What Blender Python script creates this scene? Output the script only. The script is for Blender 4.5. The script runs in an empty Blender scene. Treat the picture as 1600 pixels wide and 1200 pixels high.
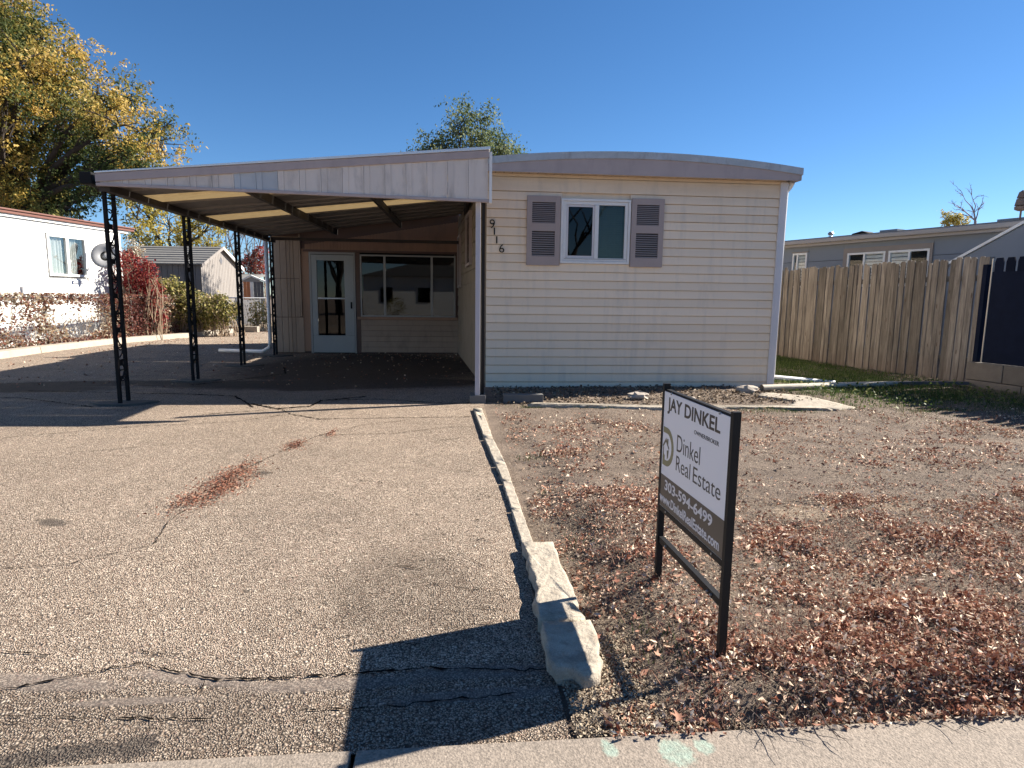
import bpy, math, random
import numpy as np
from mathutils import Vector, Matrix
random.seed(7); RNG = np.random.default_rng(11)
SC = bpy.context.scene
COL = SC.collection
R = math.radians

# ------------------------------------------------------------------ camera
PITCH, ROLL, YAW, CAMH, FPX = 7.916, 0.719, 5.278, 1.307, 949.94
def camera():
    pi, ro, ya = R(PITCH), R(ROLL), R(YAW)
    fw = Vector((math.sin(ya)*math.cos(pi), math.cos(ya)*math.cos(pi), -math.sin(pi)))
    rr = Vector((math.cos(ya), -math.sin(ya), 0)); uu = rr.cross(fw)
    c, s = math.cos(ro), math.sin(ro)
    r2 = c*rr+s*uu; u2 = -s*rr+c*uu
    cd = bpy.data.cameras.new('camera'); co = bpy.data.objects.new('camera', cd); COL.objects.link(co)
    m = Matrix((r2, u2, -fw)).transposed().to_4x4(); m.translation = (0, 0, CAMH)
    co.matrix_world = m
    cd.sensor_width = 36; cd.lens = FPX/1600*36; cd.clip_start = .05; cd.clip_end = 3000
    SC.camera = co
camera()

# ------------------------------------------------------------------ light
SUN_EL = 36.0
SAZ = math.atan2(1.0, .272)            # clockwise from +Y
sdir = Vector((math.sin(SAZ)*math.cos(R(SUN_EL)), math.cos(SAZ)*math.cos(R(SUN_EL)), math.sin(R(SUN_EL))))
W = bpy.data.worlds.new('World'); SC.world = W; W.use_nodes = True
wn = W.node_tree; bg = wn.nodes['Background']
sk = wn.nodes.new('ShaderNodeTexSky'); sk.sky_type = 'NISHITA'; sk.sun_disc = False
sk.sun_elevation = R(SUN_EL); sk.sun_rotation = SAZ; sk.altitude = 1600; sk.air_density = .92; sk.dust_density = .12; sk.ozone_density = 4
hs = wn.nodes.new('ShaderNodeHueSaturation'); hs.inputs['Saturation'].default_value = 1.17; wn.links.new(sk.outputs[0], hs.inputs['Color']); wn.links.new(hs.outputs[0], bg.inputs[0]); bg.inputs[1].default_value = .057
sd = bpy.data.lights.new('sun', 'SUN'); sd.energy = 5.0; sd.angle = R(.53); sd.color = (1, .93, .82)
so = bpy.data.objects.new('sun', sd); COL.objects.link(so); so.rotation_euler = sdir.to_track_quat('Z', 'Y').to_euler()
SC.view_settings.view_transform = 'Standard'; SC.view_settings.look = 'None'
SC.view_settings.exposure = 1.42; SC.view_settings.gamma = 1; SC.view_settings.use_curve_mapping = False

# ------------------------------------------------------------------ node helpers
class NT:
    def __init__(s, name):
        s.m = bpy.data.materials.new(name); s.m.use_nodes = True
        s.t = s.m.node_tree; s.b = s.t.nodes['Principled BSDF']; s.out = s.t.nodes['Material Output']
        s.pos = s.n('ShaderNodeNewGeometry').outputs['Position']
    def n(s, k): return s.t.nodes.new(k)
    def put(s, sock, v):
        if isinstance(v, bpy.types.NodeSocket): s.t.links.new(v, sock)
        elif isinstance(v, (tuple, list)) and len(v) == 3 and sock.type == 'RGBA': sock.default_value = (*v, 1)
        else: sock.default_value = v
    def math(s, op, a, b=0., clamp=False):
        x = s.n('ShaderNodeMath'); x.operation = op; x.use_clamp = clamp; s.put(x.inputs[0], a); s.put(x.inputs[1], b); return x.outputs[0]
    def vmath(s, op, a, b=(0, 0, 0)):
        x = s.n('ShaderNodeVectorMath'); x.operation = op; s.put(x.inputs[0], a); s.put(x.inputs[1], b)
        return x.outputs['Value'] if op in ('LENGTH', 'DOT_PRODUCT') else x.outputs[0]
    def mul(s, v, k):
        return s.vmath('MULTIPLY', v, k)
    def mix(s, f, a, b, blend='MIX'):
        x = s.n('ShaderNodeMix'); x.data_type = 'RGBA'; x.blend_type = blend
        s.put(x.inputs[0], f); s.put(x.inputs[6], a); s.put(x.inputs[7], b); return x.outputs[2]
    def noise(s, scale, detail=3, rough=.55, vec=None, col=False, dist=0):
        x = s.n('ShaderNodeTexNoise'); s.put(x.inputs['Vector'], vec or s.pos)
        x.inputs['Scale'].default_value = scale; x.inputs['Detail'].default_value = detail
        x.inputs['Roughness'].default_value = rough; x.inputs['Distortion'].default_value = dist
        return x.outputs[1] if col else x.outputs[0]
    def voro(s, scale, vec=None, feature='F1'):
        x = s.n('ShaderNodeTexVoronoi'); x.feature = feature; s.put(x.inputs['Vector'], vec or s.pos); x.inputs['Scale'].default_value = scale
        return x
    def ramp(s, f, stops, interp='LINEAR'):
        x = s.n('ShaderNodeValToRGB'); x.color_ramp.interpolation = interp; e = x.color_ramp.elements
        while len(e) < len(stops): e.new(.5)
        for el, (p, c) in zip(e, stops):
            el.position = p; el.color = (*c, 1) if isinstance(c, (tuple, list)) else (c, c, c, 1)
        s.put(x.inputs[0], f); return x.outputs[0]
    def rnd(s): return s.n('ShaderNodeObjectInfo').outputs['Random']
    def attr(s, name):
        x = s.n('ShaderNodeAttribute'); x.attribute_name = name; return x.outputs['Fac']
    def bump(s, h, strength=.3, dist=.01):
        x = s.n('ShaderNodeBump'); x.inputs['Strength'].default_value = strength; x.inputs['Distance'].default_value = dist
        s.put(x.inputs['Height'], h); s.put(s.b.inputs['Normal'], x.outputs[0])
    def base(s, c, rough=.7, metal=0., spec=None):
        s.put(s.b.inputs['Base Color'], c); s.put(s.b.inputs['Roughness'], rough); s.b.inputs['Metallic'].default_value = metal
        if spec is not None: s.b.inputs['Specular IOR Level'].default_value = spec
        return s.m
    def blobs(s, els, wob=.35, wscale=3.):
        """soft irregular patches: list of (x, y, rx, ry, angle deg); returns 0..1"""
        w = s.vmath('SUBTRACT', s.noise(wscale, 4, .65, col=True), (.5, .5, .5)); out = None
        for (x, y, rx, ry, a) in els:
            d = s.vmath('SUBTRACT', s.pos, (x, y, 0)); ca, sa = math.cos(R(a)), math.sin(R(a))
            dx = s.vmath('DOT_PRODUCT', d, (ca/rx, sa/rx, 0)); dy = s.vmath('DOT_PRODUCT', d, (-sa/ry, ca/ry, 0))
            c = s.n('ShaderNodeCombineXYZ'); s.put(c.inputs[0], dx); s.put(c.inputs[1], dy)
            v = s.vmath('ADD', c.outputs[0], s.mul(w, (wob*4, wob*4, 0)))
            l = s.math('SUBTRACT', 1.25, s.vmath('LENGTH', v))
            out = l if out is None else s.math('MAXIMUM', out, l)
        return s.math('MULTIPLY', out, 2.2, True)

def simple(name, col, rough=.6, var=.12, scale=6, rnd=0., bump=0., bscale=None, metal=0., stretch=(1, 1, 1), fine=0., spec=None, dirt=None):
    t = NT(name); v = t.mul(t.pos, stretch)
    n = t.noise(scale, 4, .6, v)
    f = t.math('ADD', t.math('MULTIPLY', t.math('SUBTRACT', n, .5), var*3), 1.)
    if rnd: f = t.math('MULTIPLY', f, t.math('ADD', t.math('MULTIPLY', t.math('SUBTRACT', t.rnd(), .5), rnd*2), 1.))
    if fine:
        n2 = t.noise(scale*14, 3, .6, v); f = t.math('MULTIPLY', f, t.math('ADD', t.math('MULTIPLY', t.math('SUBTRACT', n2, .5), fine*3), 1.))
    c = t.mix(1., col, f, 'MULTIPLY')
    if dirt:
        dn = t.noise(dirt[2], 5, .65, t.mul(t.pos, (1, 1, .35)))
        c = t.mix(t.math('MULTIPLY', t.math('SUBTRACT', dn, .52), dirt[1]*6, True), c, dirt[0])
    if bump: t.bump(t.noise(bscale or scale*6, 4, .6, v), bump, .01)
    return t.base(c, rough, metal, spec)

# ------------------------------------------------------------------ mesh helpers
class MB:
    def __init__(s): s.v = []; s.f = []
    def add(s, vs, fs):
        o = len(s.v); s.v += [tuple(p) for p in vs]; s.f += [tuple(i+o for i in q) for q in fs]; return s
    def box(s, a, b):
        x0, y0, z0 = a; x1, y1, z1 = b
        return s.add([(x0,y0,z0),(x1,y0,z0),(x1,y1,z0),(x0,y1,z0),(x0,y0,z1),(x1,y0,z1),(x1,y1,z1),(x0,y1,z1)],
                     [(0,3,2,1),(4,5,6,7),(0,1,5,4),(1,2,6,5),(2,3,7,6),(3,0,4,7)])
    def hexa(s, lo, hi):
        """two quads of 4 points each (bottom ccw, top ccw)"""
        return s.add(list(lo)+list(hi), [(0,3,2,1),(4,5,6,7),(0,1,5,4),(1,2,6,5),(2,3,7,6),(3,0,4,7)])
    def prism(s, poly, axis, a, b):
        """poly 2-D points extruded along axis 0/1/2 from a to b"""
        n = len(poly)
        def P(p, t):
            q = list(p); q.insert(axis, t); return q
        vs = [P(p, a) for p in poly]+[P(p, b) for p in poly]
        fs = [tuple(range(n))[::-1], tuple(range(n, 2*n))]+[(i, (i+1) % n, n+(i+1) % n, n+i) for i in range(n)]
        return s.add(vs, fs)
    def tube(s, pts, r, k=6, cap=True):
        pts = [Vector(p) for p in pts]; n = len(pts); rs = r if isinstance(r, (list, tuple)) else [r]*n
        o = len(s.v); ref = None
        for i, p in enumerate(pts):
            d = (pts[min(i+1, n-1)]-pts[max(i-1, 0)]).normalized()
            if ref is None: ref = Vector((0, 0, 1)) if abs(d.z) < .9 else Vector((1, 0, 0))
            a = d.cross(ref).normalized(); b = d.cross(a).normalized(); ref = -a.cross(d) if False else ref
            for j in range(k):
                t = 2*math.pi*j/k; s.v.append(tuple(p+(a*math.cos(t)+b*math.sin(t))*rs[i]))
        for i in range(n-1):
            for j in range(k):
                s.f.append((o+i*k+j, o+i*k+(j+1) % k, o+(i+1)*k+(j+1) % k, o+(i+1)*k+j))
        if cap: s.f.append(tuple(o+j for j in range(k))[::-1]); s.f.append(tuple(o+(n-1)*k+j for j in range(k)))
        return s
    def build(s, name, mat, parent=None, bevel=0, smooth=False):
        me = bpy.data.meshes.new(name); me.from_pydata(s.v, [], s.f); me.materials.append(mat)
        if smooth:
            for p in me.polygons: p.use_smooth = True
        return link(name, me, parent, bevel)

def link(name, me, parent=None, bevel=0):
    o = bpy.data.objects.new(name, me); COL.objects.link(o)
    if parent: o.parent = parent
    if bevel:
        b = o.modifiers.new('bevel', 'BEVEL'); b.width = bevel; b.segments = 2; b.limit_method = 'ANGLE'; b.angle_limit = R(40)
    return o
def tag(o, label=None, cat=None, group=None, kind=None):
    if label: o['label'] = label
    if cat: o['category'] = cat
    if group: o['group'] = group
    if kind: o['kind'] = kind
    return o
def thing(name, label, cat, loc=(0, 0, 0), rz=0, group=None):
    o = bpy.data.objects.new(name, None); COL.objects.link(o); o.location = loc; o.rotation_euler = (0, 0, rz); o.empty_display_size = .2
    return tag(o, label, cat, group)
def struct(name, mb, mat, **k): return tag(mb.build(name, mat, **k), kind='structure')
def shared(name, me, parent, loc=(0, 0, 0), rot=(0, 0, 0), scale=(1, 1, 1)):
    o = bpy.data.objects.new(name, me); COL.objects.link(o); o.parent = parent; o.location = loc; o.rotation_euler = rot; o.scale = scale; return o
def frame(A, B): return (A[0], A[1], 0), math.atan2(B[1]-A[1], B[0]-A[0])

def npmesh(name, V, F, mat, tint=None, parent=None):
    """numpy triangles/quads: F (n,k)"""
    me = bpy.data.meshes.new(name); n, k = F.shape
    me.vertices.add(len(V)); me.vertices.foreach_set('co', V.astype(np.float32).ravel())
    me.loops.add(n*k); me.loops.foreach_set('vertex_index', F.astype(np.int32).ravel())
    me.polygons.add(n); me.polygons.foreach_set('loop_start', (np.arange(n)*k).astype(np.int32)); 
    me.update(calc_edges=True)
    if tint is not None:
        a = me.attributes.new('tint', 'FLOAT', 'FACE'); a.data.foreach_set('value', tint.astype(np.float32))
    me.materials.append(mat); return link(name, me, parent)
def unit(v): return v/np.maximum(np.linalg.norm(v, axis=-1, keepdims=True), 1e-9)
def leaves(name, C, L, Wd, mat, tint, parent=None, fold=.35, flat=None, kite=True):
    """folded two-triangle leaves at centres C, length L, width Wd. flat: 0..1 how far the blade lies level"""
    n = len(C); d = unit(RNG.normal(size=(n, 3)))
    nn = unit(RNG.normal(size=(n, 3)))
    if flat is not None:
        d[:, 2] *= (1-flat); d = unit(d); nn = nn*(1-flat)+np.array([0, 0, 1])*flat
    s = unit(np.cross(nn, d)); up = np.cross(d, s)
    L = np.broadcast_to(L, n)[:, None]/2; Wd = np.broadcast_to(Wd, n)[:, None]/2
    fo = RNG.uniform(-.3, 1, (n, 1))*fold
    a = C-d*L; b = C+d*L; k = RNG.uniform(-.25, .25, (n, 1))
    p = C+s*Wd+up*Wd*fo*2+d*L*k; q = C-s*Wd+up*Wd*fo*2+d*L*k
    V = np.stack([a, b, p, q], 1).reshape(-1, 3); o = np.arange(n)[:, None]*4
    F = np.concatenate([o+np.array([[0, 1, 2]]), o+np.array([[1, 0, 3]])], 1).reshape(-1, 3)
    return npmesh(name, V, F, mat, np.repeat(tint, 2), parent)
def blades(name, C, H, Wd, mat, tint, parent=None, lean=.5):
    n = len(C); a = RNG.uniform(0, 2*np.pi, n); dx = np.stack([np.cos(a), np.sin(a), np.zeros(n)], 1)
    b = RNG.uniform(0, 2*np.pi, n); ln = np.abs(RNG.normal(0, lean, n))
    tip = np.stack([np.cos(b)*ln, np.sin(b)*ln, np.ones(n)*1.0], 1); tip = unit(tip)*np.broadcast_to(H, n)[:, None]
    Wd = np.broadcast_to(Wd, n)[:, None]
    V = np.stack([C-dx*Wd/2, C+dx*Wd/2, C+tip], 1).reshape(-1, 3); F = np.arange(3*n).reshape(-1, 3)
    return npmesh(name, V, F, mat, tint, parent)
_G = RNG.random((64, 64))
def vnoise(x, y, s):
    x = x*s; y = y*s; xi = np.floor(x).astype(int); yi = np.floor(y).astype(int); fx = x-xi; fy = y-yi
    fx = fx*fx*(3-2*fx); fy = fy*fy*(3-2*fy); g = lambda i, j: _G[i % 64, j % 64]
    return (g(xi, yi)*(1-fx)+g(xi+1, yi)*fx)*(1-fy)+(g(xi, yi+1)*(1-fx)+g(xi+1, yi+1)*fx)*fy
def fbm(x, y, s): return vnoise(x, y, s)*.5+vnoise(x+7.3, y+1.1, s*2.1)*.3+vnoise(x+3.3, y+9.1, s*4.3)*.2
def gauss(x, y, els):
    o = np.zeros_like(x)
    for cx, cy, rx, ry, w in els: o = np.maximum(o, w*np.exp(-(((x-cx)/rx)**2+((y-cy)/ry)**2)))
    return o
def rscatter(n, x0, x1, y0, y1, dens):
    """n points drawn with density dens(x,y) in 0..1"""
    out = []
    tot = 0
    while tot < n:
        x = RNG.uniform(x0, x1, n*3); y = RNG.uniform(y0, y1, n*3); k = RNG.random(n*3) < dens(x, y)
        out.append(np.stack([x[k], y[k]], 1)); tot += k.sum()
    return np.concatenate(out)[:n]

def text_mesh(body, mat, parent, x0, x1, z0, z1, y, name='lettering', bold=0., mode='XZ', depth=.0006):
    """flat print: the built-in font scaled to fill x0..x1, z0..z1, facing -y in the parent's frame"""
    cu = bpy.data.curves.new('lettering', 'FONT'); cu.body = body; cu.size = 1; cu.offset = bold; cu.resolution_u = 4; cu.extrude = .001
    tmp = bpy.data.objects.new('tmp', cu); COL.objects.link(tmp)
    dg = bpy.context.evaluated_depsgraph_get(); dg.update(); me = bpy.data.meshes.new_from_object(tmp.evaluated_get(dg))
    bpy.data.objects.remove(tmp); v = np.array([w.co[:] for w in me.vertices])
    mn, mx = v.min(0), v.max(0); s = (v-mn)/(mx-mn+1e-9)
    w = np.stack([x0+s[:, 0]*(x1-x0), y-s[:, 2]*depth, z0+s[:, 1]*(z1-z0)], 1)
    me.vertices.foreach_set('co', w.astype(np.float32).ravel()); me.materials.clear(); me.materials.append(mat); me.update()
    return link(name, me, parent)

# ------------------------------------------------------------------ materials
M = {}
M['siding'] = None
def make_siding():
    t = NT('aged cream vinyl'); n = t.noise(1.3, 4, .6, t.mul(t.pos, (1, 1, .7))); st = t.noise(9, 4, .6, t.mul(t.pos, (1, 1, .12)))
    c = t.mix(t.math('MULTIPLY', n, .8, True), (.86, .71, .54), (.78, .64, .48))
    c = t.mix(t.math('MULTIPLY', t.math('SUBTRACT', st, .5), 1.6, True), c, (.52, .46, .39))
    sep = t.n('ShaderNodeSeparateXYZ'); t.put(sep.inputs[0], t.pos)
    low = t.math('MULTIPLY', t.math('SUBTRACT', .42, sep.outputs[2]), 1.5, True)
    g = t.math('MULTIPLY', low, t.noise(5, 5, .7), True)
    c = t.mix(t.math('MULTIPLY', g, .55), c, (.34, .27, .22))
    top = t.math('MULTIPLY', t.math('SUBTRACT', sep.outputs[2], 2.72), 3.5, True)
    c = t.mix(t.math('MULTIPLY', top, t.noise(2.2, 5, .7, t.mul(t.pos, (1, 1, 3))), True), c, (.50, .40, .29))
    c = t.mix(1., c, t.math('ADD', .93, t.math('MULTIPLY', t.rnd(), .12)), 'MULTIPLY')
    t.bump(t.noise(60, 3, .5, t.mul(t.pos, (.3, .3, 2))), .06, .004)
    return t.base(c, .62)
M['siding'] = make_siding()
M['mauve'] = simple('mauve paint', (.39, .325, .315), .55, .10, 3, rnd=.04, bump=.05, dirt=((.2, .18, .18), .25, 5))
M['mauve_panel'] = simple('pale grey mauve sheet metal', (.60, .54, .49), .5, .08, 4, rnd=.07, dirt=((.25, .22, .20), .35, 7), stretch=(1, 1, .5))
M['blue_panel'] = simple('blue grey sheet metal', (.42, .45, .48), .5, .08, 4, rnd=.04)
M['roof_metal'] = simple('weathered roof metal', (.42, .43, .44), .45, .18, 5, bump=.1, metal=.3, dirt=((.18, .15, .14), .4, 9))
M['bright_metal'] = simple('bare bright metal', (.7, .7, .7), .35, .08, 4, metal=.5)
M['white'] = simple('white vinyl', (.72, .72, .71), .45, .05, 5, dirt=((.4, .38, .34), .15, 8))
M['trim_grey'] = simple('lavender grey trim', (.62, .60, .61), .5, .06, 4)
M['shutter'] = simple('mauve plastic', (.36, .295, .275), .55, .06, 5, bump=.05)
M['black'] = simple('black iron', (.009, .009, .010), .7, .2, 10, bump=.1, spec=.2)
M['sign_black'] = simple('black painted steel', (.010, .010, .011), .6, .2, 12, bump=.05, spec=.25)
M['dark_under'] = simple('dark shadowed underside board', (.05, .045, .042), .8, .2, 5)
M['pan'] = simple('grey carport roof pan', (.24, .215, .195), .6, .16, 3, rnd=.08, dirt=((.09, .08, .07), .4, 4))
M['beam'] = simple('dark brown beam', (.04, .033, .03), .7, .2, 6)
M['tan_wall'] = simple('tan hardboard', (.34, .195, .12), .65, .12, 4, rnd=.10, stretch=(1, 1, .2), dirt=((.09, .06, .045), .3, 4))
M['tan_board'] = simple('pale tan panel board', (.36, .26, .185), .65, .10, 4, rnd=.12, stretch=(1, 1, .2), dirt=((.14, .10, .08), .35, 5))
M['brown_trim'] = simple('brown trim wood', (.12, .066, .046), .6, .15, 6)
M['storm_door'] = simple('grey white storm door', (.34, .345, .33), .4, .05, 4)
M['porch_trim'] = simple('dull grey porch trim', (.32, .31, .29), .5, .06, 4)
M['pad'] = simple('dirty post pad', (.075, .07, .06), .9, .2, 8, bump=.3)
M['asphalt'] = None
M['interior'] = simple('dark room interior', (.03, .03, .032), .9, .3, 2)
M['blind'] = simple('white blind', (.55, .56, .54), .6, .05, 4)
M['curtain'] = simple('pale drape', (.6, .6, .57), .8, .15, 9, stretch=(4, 4, .2))
M['concrete'] = simple('pale concrete', (.36, .315, .255), .85, .16, 5, fine=.10, bump=.35, bscale=70, rnd=.05, dirt=((.24, .20, .16), .3, 6))
M['broken'] = simple('broken concrete', (.36, .31, .245), .9, .30, 14, fine=.34, bump=1., bscale=38, rnd=.06, dirt=((.16, .12, .09), .6, 16))
M['block'] = simple('grey cinder block', (.14, .125, .108), .9, .2, 8, fine=.15, bump=.6, bscale=80, rnd=.08)
M['cement_grey'] = simple('smooth grey cement', (.13, .125, .12), .85, .12, 8, bump=.3, bscale=60)
M['rock'] = simple('tan rock', (.36, .31, .26), .9, .25, 8, bump=.8, bscale=20)
M['white_paint'] = simple('bright white paint', (.80, .80, .77), .6, .05, 2, rnd=.03, dirt=((.55, .5, .45), .3, 5))
M['red_fascia'] = simple('rust red fascia', (.17, .07, .05), .5, .1, 5)
M['dish'] = simple('grey dish paint', (.27, .27, .275), .5, .08, 5)
M['slate'] = simple('blue grey siding', (.19, .22, .26), .65, .08, 2, rnd=.04, bump=.06)
M['gutter'] = simple('taupe gutter metal', (.31, .285, .27), .45, .08, 3)
M['taupe'] = simple('taupe window trim', (.25, .215, .19), .6, .08, 4)
M['navy'] = simple('navy painted pickets', (.006, .010, .024), .9, .2, 6, rnd=.2, bump=.1, spec=.1)
M['shed_wall'] = simple('grey shed siding', (.25, .225, .205), .7, .14, 4, stretch=(1, 1, .2), dirt=((.2, .17, .15), .4, 6))
M['shed_dark'] = simple('dark boards and shed shade', (.11, .11, .12), .7, .14, 4, stretch=(1, 1, .2))
M['shingle'] = simple('grey shingles', (.16, .155, .15), .9, .22, 9, fine=.15, rnd=.1, bump=.5)
M['orange'] = simple('orange stained boards', (.52, .20, .085), .7, .12, 5, rnd=.15, stretch=(1, 1, .2))
M['galv'] = simple('galvanised steel', (.34, .34, .34), .4, .1, 8, metal=.5)
M['bark'] = simple('dark bark', (.045, .034, .028), .9, .3, 9, bump=.8, bscale=25)
M['grey_twig'] = simple('grey bare twigs', (.13, .105, .095), .9, .25, 5)
M['dead_stem'] = simple('dry vine stems', (.30, .22, .15), .9, .25, 5)
M['twig_dark'] = simple('dark wet twig', (.035, .02, .018), .8, .25, 9)
M['card'] = simple('white notice card', (.6, .6, .62), .6, .03, 4)
M['rust'] = simple('rusty flue metal', (.14, .10, .085), .7, .3, 14, bump=.3)
M['sign_white'] = simple('white sign print', (.80, .78, .80), .4, .02, 3)
M['sign_dark'] = simple('charcoal sign print', (.055, .048, .045), .4, .03, 3)
M['ink'] = simple('black ink', (.02, .018, .018), .4, .03, 3)
M['ink_white'] = simple('white ink', (.66, .65, .68), .4, .02, 3)
M['olive'] = simple('olive green ink', (.20, .19, .095), .4, .08, 3)
M['olive_dark'] = simple('dark olive ink', (.085, .08, .05), .4, .08, 3)
M['road'] = simple('street asphalt', (.09, .085, .08), .9, .15, 3, fine=.2, bump=.4, bscale=90)
def make_wood():
    t = NT('weathered cedar'); v = t.mul(t.pos, (7, 7, .55)); r = t.rnd()
    o = t.n('ShaderNodeCombineXYZ'); t.put(o.inputs[0], t.math('MULTIPLY', r, 40.)); t.put(o.inputs[2], t.math('MULTIPLY', r, 17.)); v = t.vmath('ADD', v, o.outputs[0])
    n = t.noise(3.2, 6, .7, v, dist=.6); f = t.noise(16, 4, .7, v)
    c = t.ramp(n, [(.28, (.032, .029, .028)), (.42, (.09, .083, .076)), (.56, (.185, .172, .156)), (.75, (.33, .31, .28))])
    c = t.mix(t.math('MULTIPLY', f, .5, True), c, (.17, .152, .135))
    c = t.mix(1., c, t.math('ADD', .58, t.math('MULTIPLY', r, .70)), 'MULTIPLY')
    k = t.voro(3.3, t.mul(v, (.35, .35, 1.1))); kn = t.math('LESS_THAN', k.outputs['Distance'], .09)
    c = t.mix(t.math('MULTIPLY', kn, .8), c, (.05, .03, .02))
    sep = t.n('ShaderNodeSeparateXYZ'); t.put(sep.inputs[0], t.pos)
    c = t.mix(t.math('MULTIPLY', t.math('MULTIPLY', t.math('SUBTRACT', .45, sep.outputs[2]), 1.6, True), t.noise(5, 4, .6)), c, (.10, .065, .05))
    t.bump(f, .5, .01); return t.base(c, .85)
M['fence_wood'] = make_wood()
def glass(name, tint=(.5, .55, .56), refl=1.):
    t = NT(name); tr = t.n('ShaderNodeBsdfTransparent'); tr.inputs[0].default_value = (*tint, 1)
    g = t.n('ShaderNodeBsdfGlossy'); g.inputs['Roughness'].default_value = .015; g.inputs[0].default_value = (.9, .9, .9, 1)
    fr = t.n('ShaderNodeFresnel'); fr.inputs[0].default_value = 1.6
    mx = t.n('ShaderNodeMixShader'); t.put(mx.inputs[0], t.math('MULTIPLY', fr.outputs[0], refl*1.5, True)); t.t.links.new(tr.outputs[0], mx.inputs[1]); t.t.links.new(g.outputs[0], mx.inputs[2])
    t.t.links.new(mx.outputs[0], t.out.inputs[0]); return t.m
M['glass'] = glass('window glass', (.60, .66, .62), .45); M['glass_clear'] = glass('clear window glass', (.9, .92, .92), .2)
M['glass_dark'] = glass('dark window glass', (.22, .24, .25), .42)
def fibreglass():
    t = NT('yellowed fibreglass'); n = t.noise(14, 4, .6, t.mul(t.pos, (.5, 3, 1)))
    c = t.mix(n, (.50, .37, .19), (.22, .14, .06)); tl = t.n('ShaderNodeBsdfTranslucent'); t.put(tl.inputs[0], c)
    df = t.n('ShaderNodeBsdfDiffuse'); t.put(df.inputs[0], c); mx = t.n('ShaderNodeMixShader'); mx.inputs[0].default_value = .45
    t.t.links.new(df.outputs[0], mx.inputs[1]); t.t.links.new(tl.outputs[0], mx.inputs[2]); t.t.links.new(mx.outputs[0], t.out.inputs[0]); return t.m
M['fibre'] = fibreglass()
def leafmat(name, stops, trans=.35, rough=.6):
    t = NT(name); c = t.ramp(t.attr('tint'), stops); t.base(c, rough, spec=.25)
    tl = t.n('ShaderNodeBsdfTranslucent'); t.put(tl.inputs[0], c); mx = t.n('ShaderNodeMixShader'); mx.inputs[0].default_value = trans
    t.t.links.new(t.b.outputs[0], mx.inputs[1]); t.t.links.new(tl.outputs[0], mx.inputs[2]); t.t.links.new(mx.outputs[0], t.out.inputs[0]); return t.m
M['leaf_autumn'] = leafmat('green to gold leaves', [(0, (.04, .06, .02)), (.3, (.10, .12, .035)), (.5, (.27, .23, .06)), (.75, (.52, .35, .08)), (1, (.66, .48, .18))], .45)
M['leaf_yellow'] = leafmat('yellow leaves', [(0, (.07, .08, .02)), (.4, (.30, .26, .05)), (1, (.60, .47, .13))])
M['leaf_green'] = leafmat('grey green leaves', [(0, (.05, .075, .03)), (.5, (.13, .165, .07)), (1, (.28, .30, .15))], .45)
M['leaf_red'] = leafmat('crimson leaves', [(0, (.06, .012, .012)), (.4, (.20, .02, .025)), (.75, (.32, .05, .04)), (1, (.42, .14, .09))])
M['leaf_vine'] = leafmat('withered vine leaves', [(0, (.10, .03, .025)), (.3, (.19, .07, .045)), (.6, (.30, .22, .13)), (1, (.56, .52, .42))], .2)
M['leaf_hedge'] = leafmat('yellowing hedge leaves', [(0, (.05, .06, .02)), (.35, (.14, .14, .04)), (.7, (.38, .33, .10)), (1, (.50, .40, .24))])
M['litter'] = leafmat('dry fallen leaves', [(0, (.10, .034, .022)), (.3, (.27, .105, .065)), (.55, (.42, .22, .145)), (.75, (.55, .38, .27)), (1, (.82, .68, .53))], .12, .7)
M['dry'] = leafmat('dry grass bits', [(0, (.09, .065, .045)), (.5, (.25, .19, .135)), (1, (.50, .42, .31))], .1, .8)
M['green'] = leafmat('green grass', [(0, (.015, .035, .008)), (.5, (.045, .085, .018)), (.85, (.12, .16, .04)), (1, (.34, .32, .14))], .3)

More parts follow.
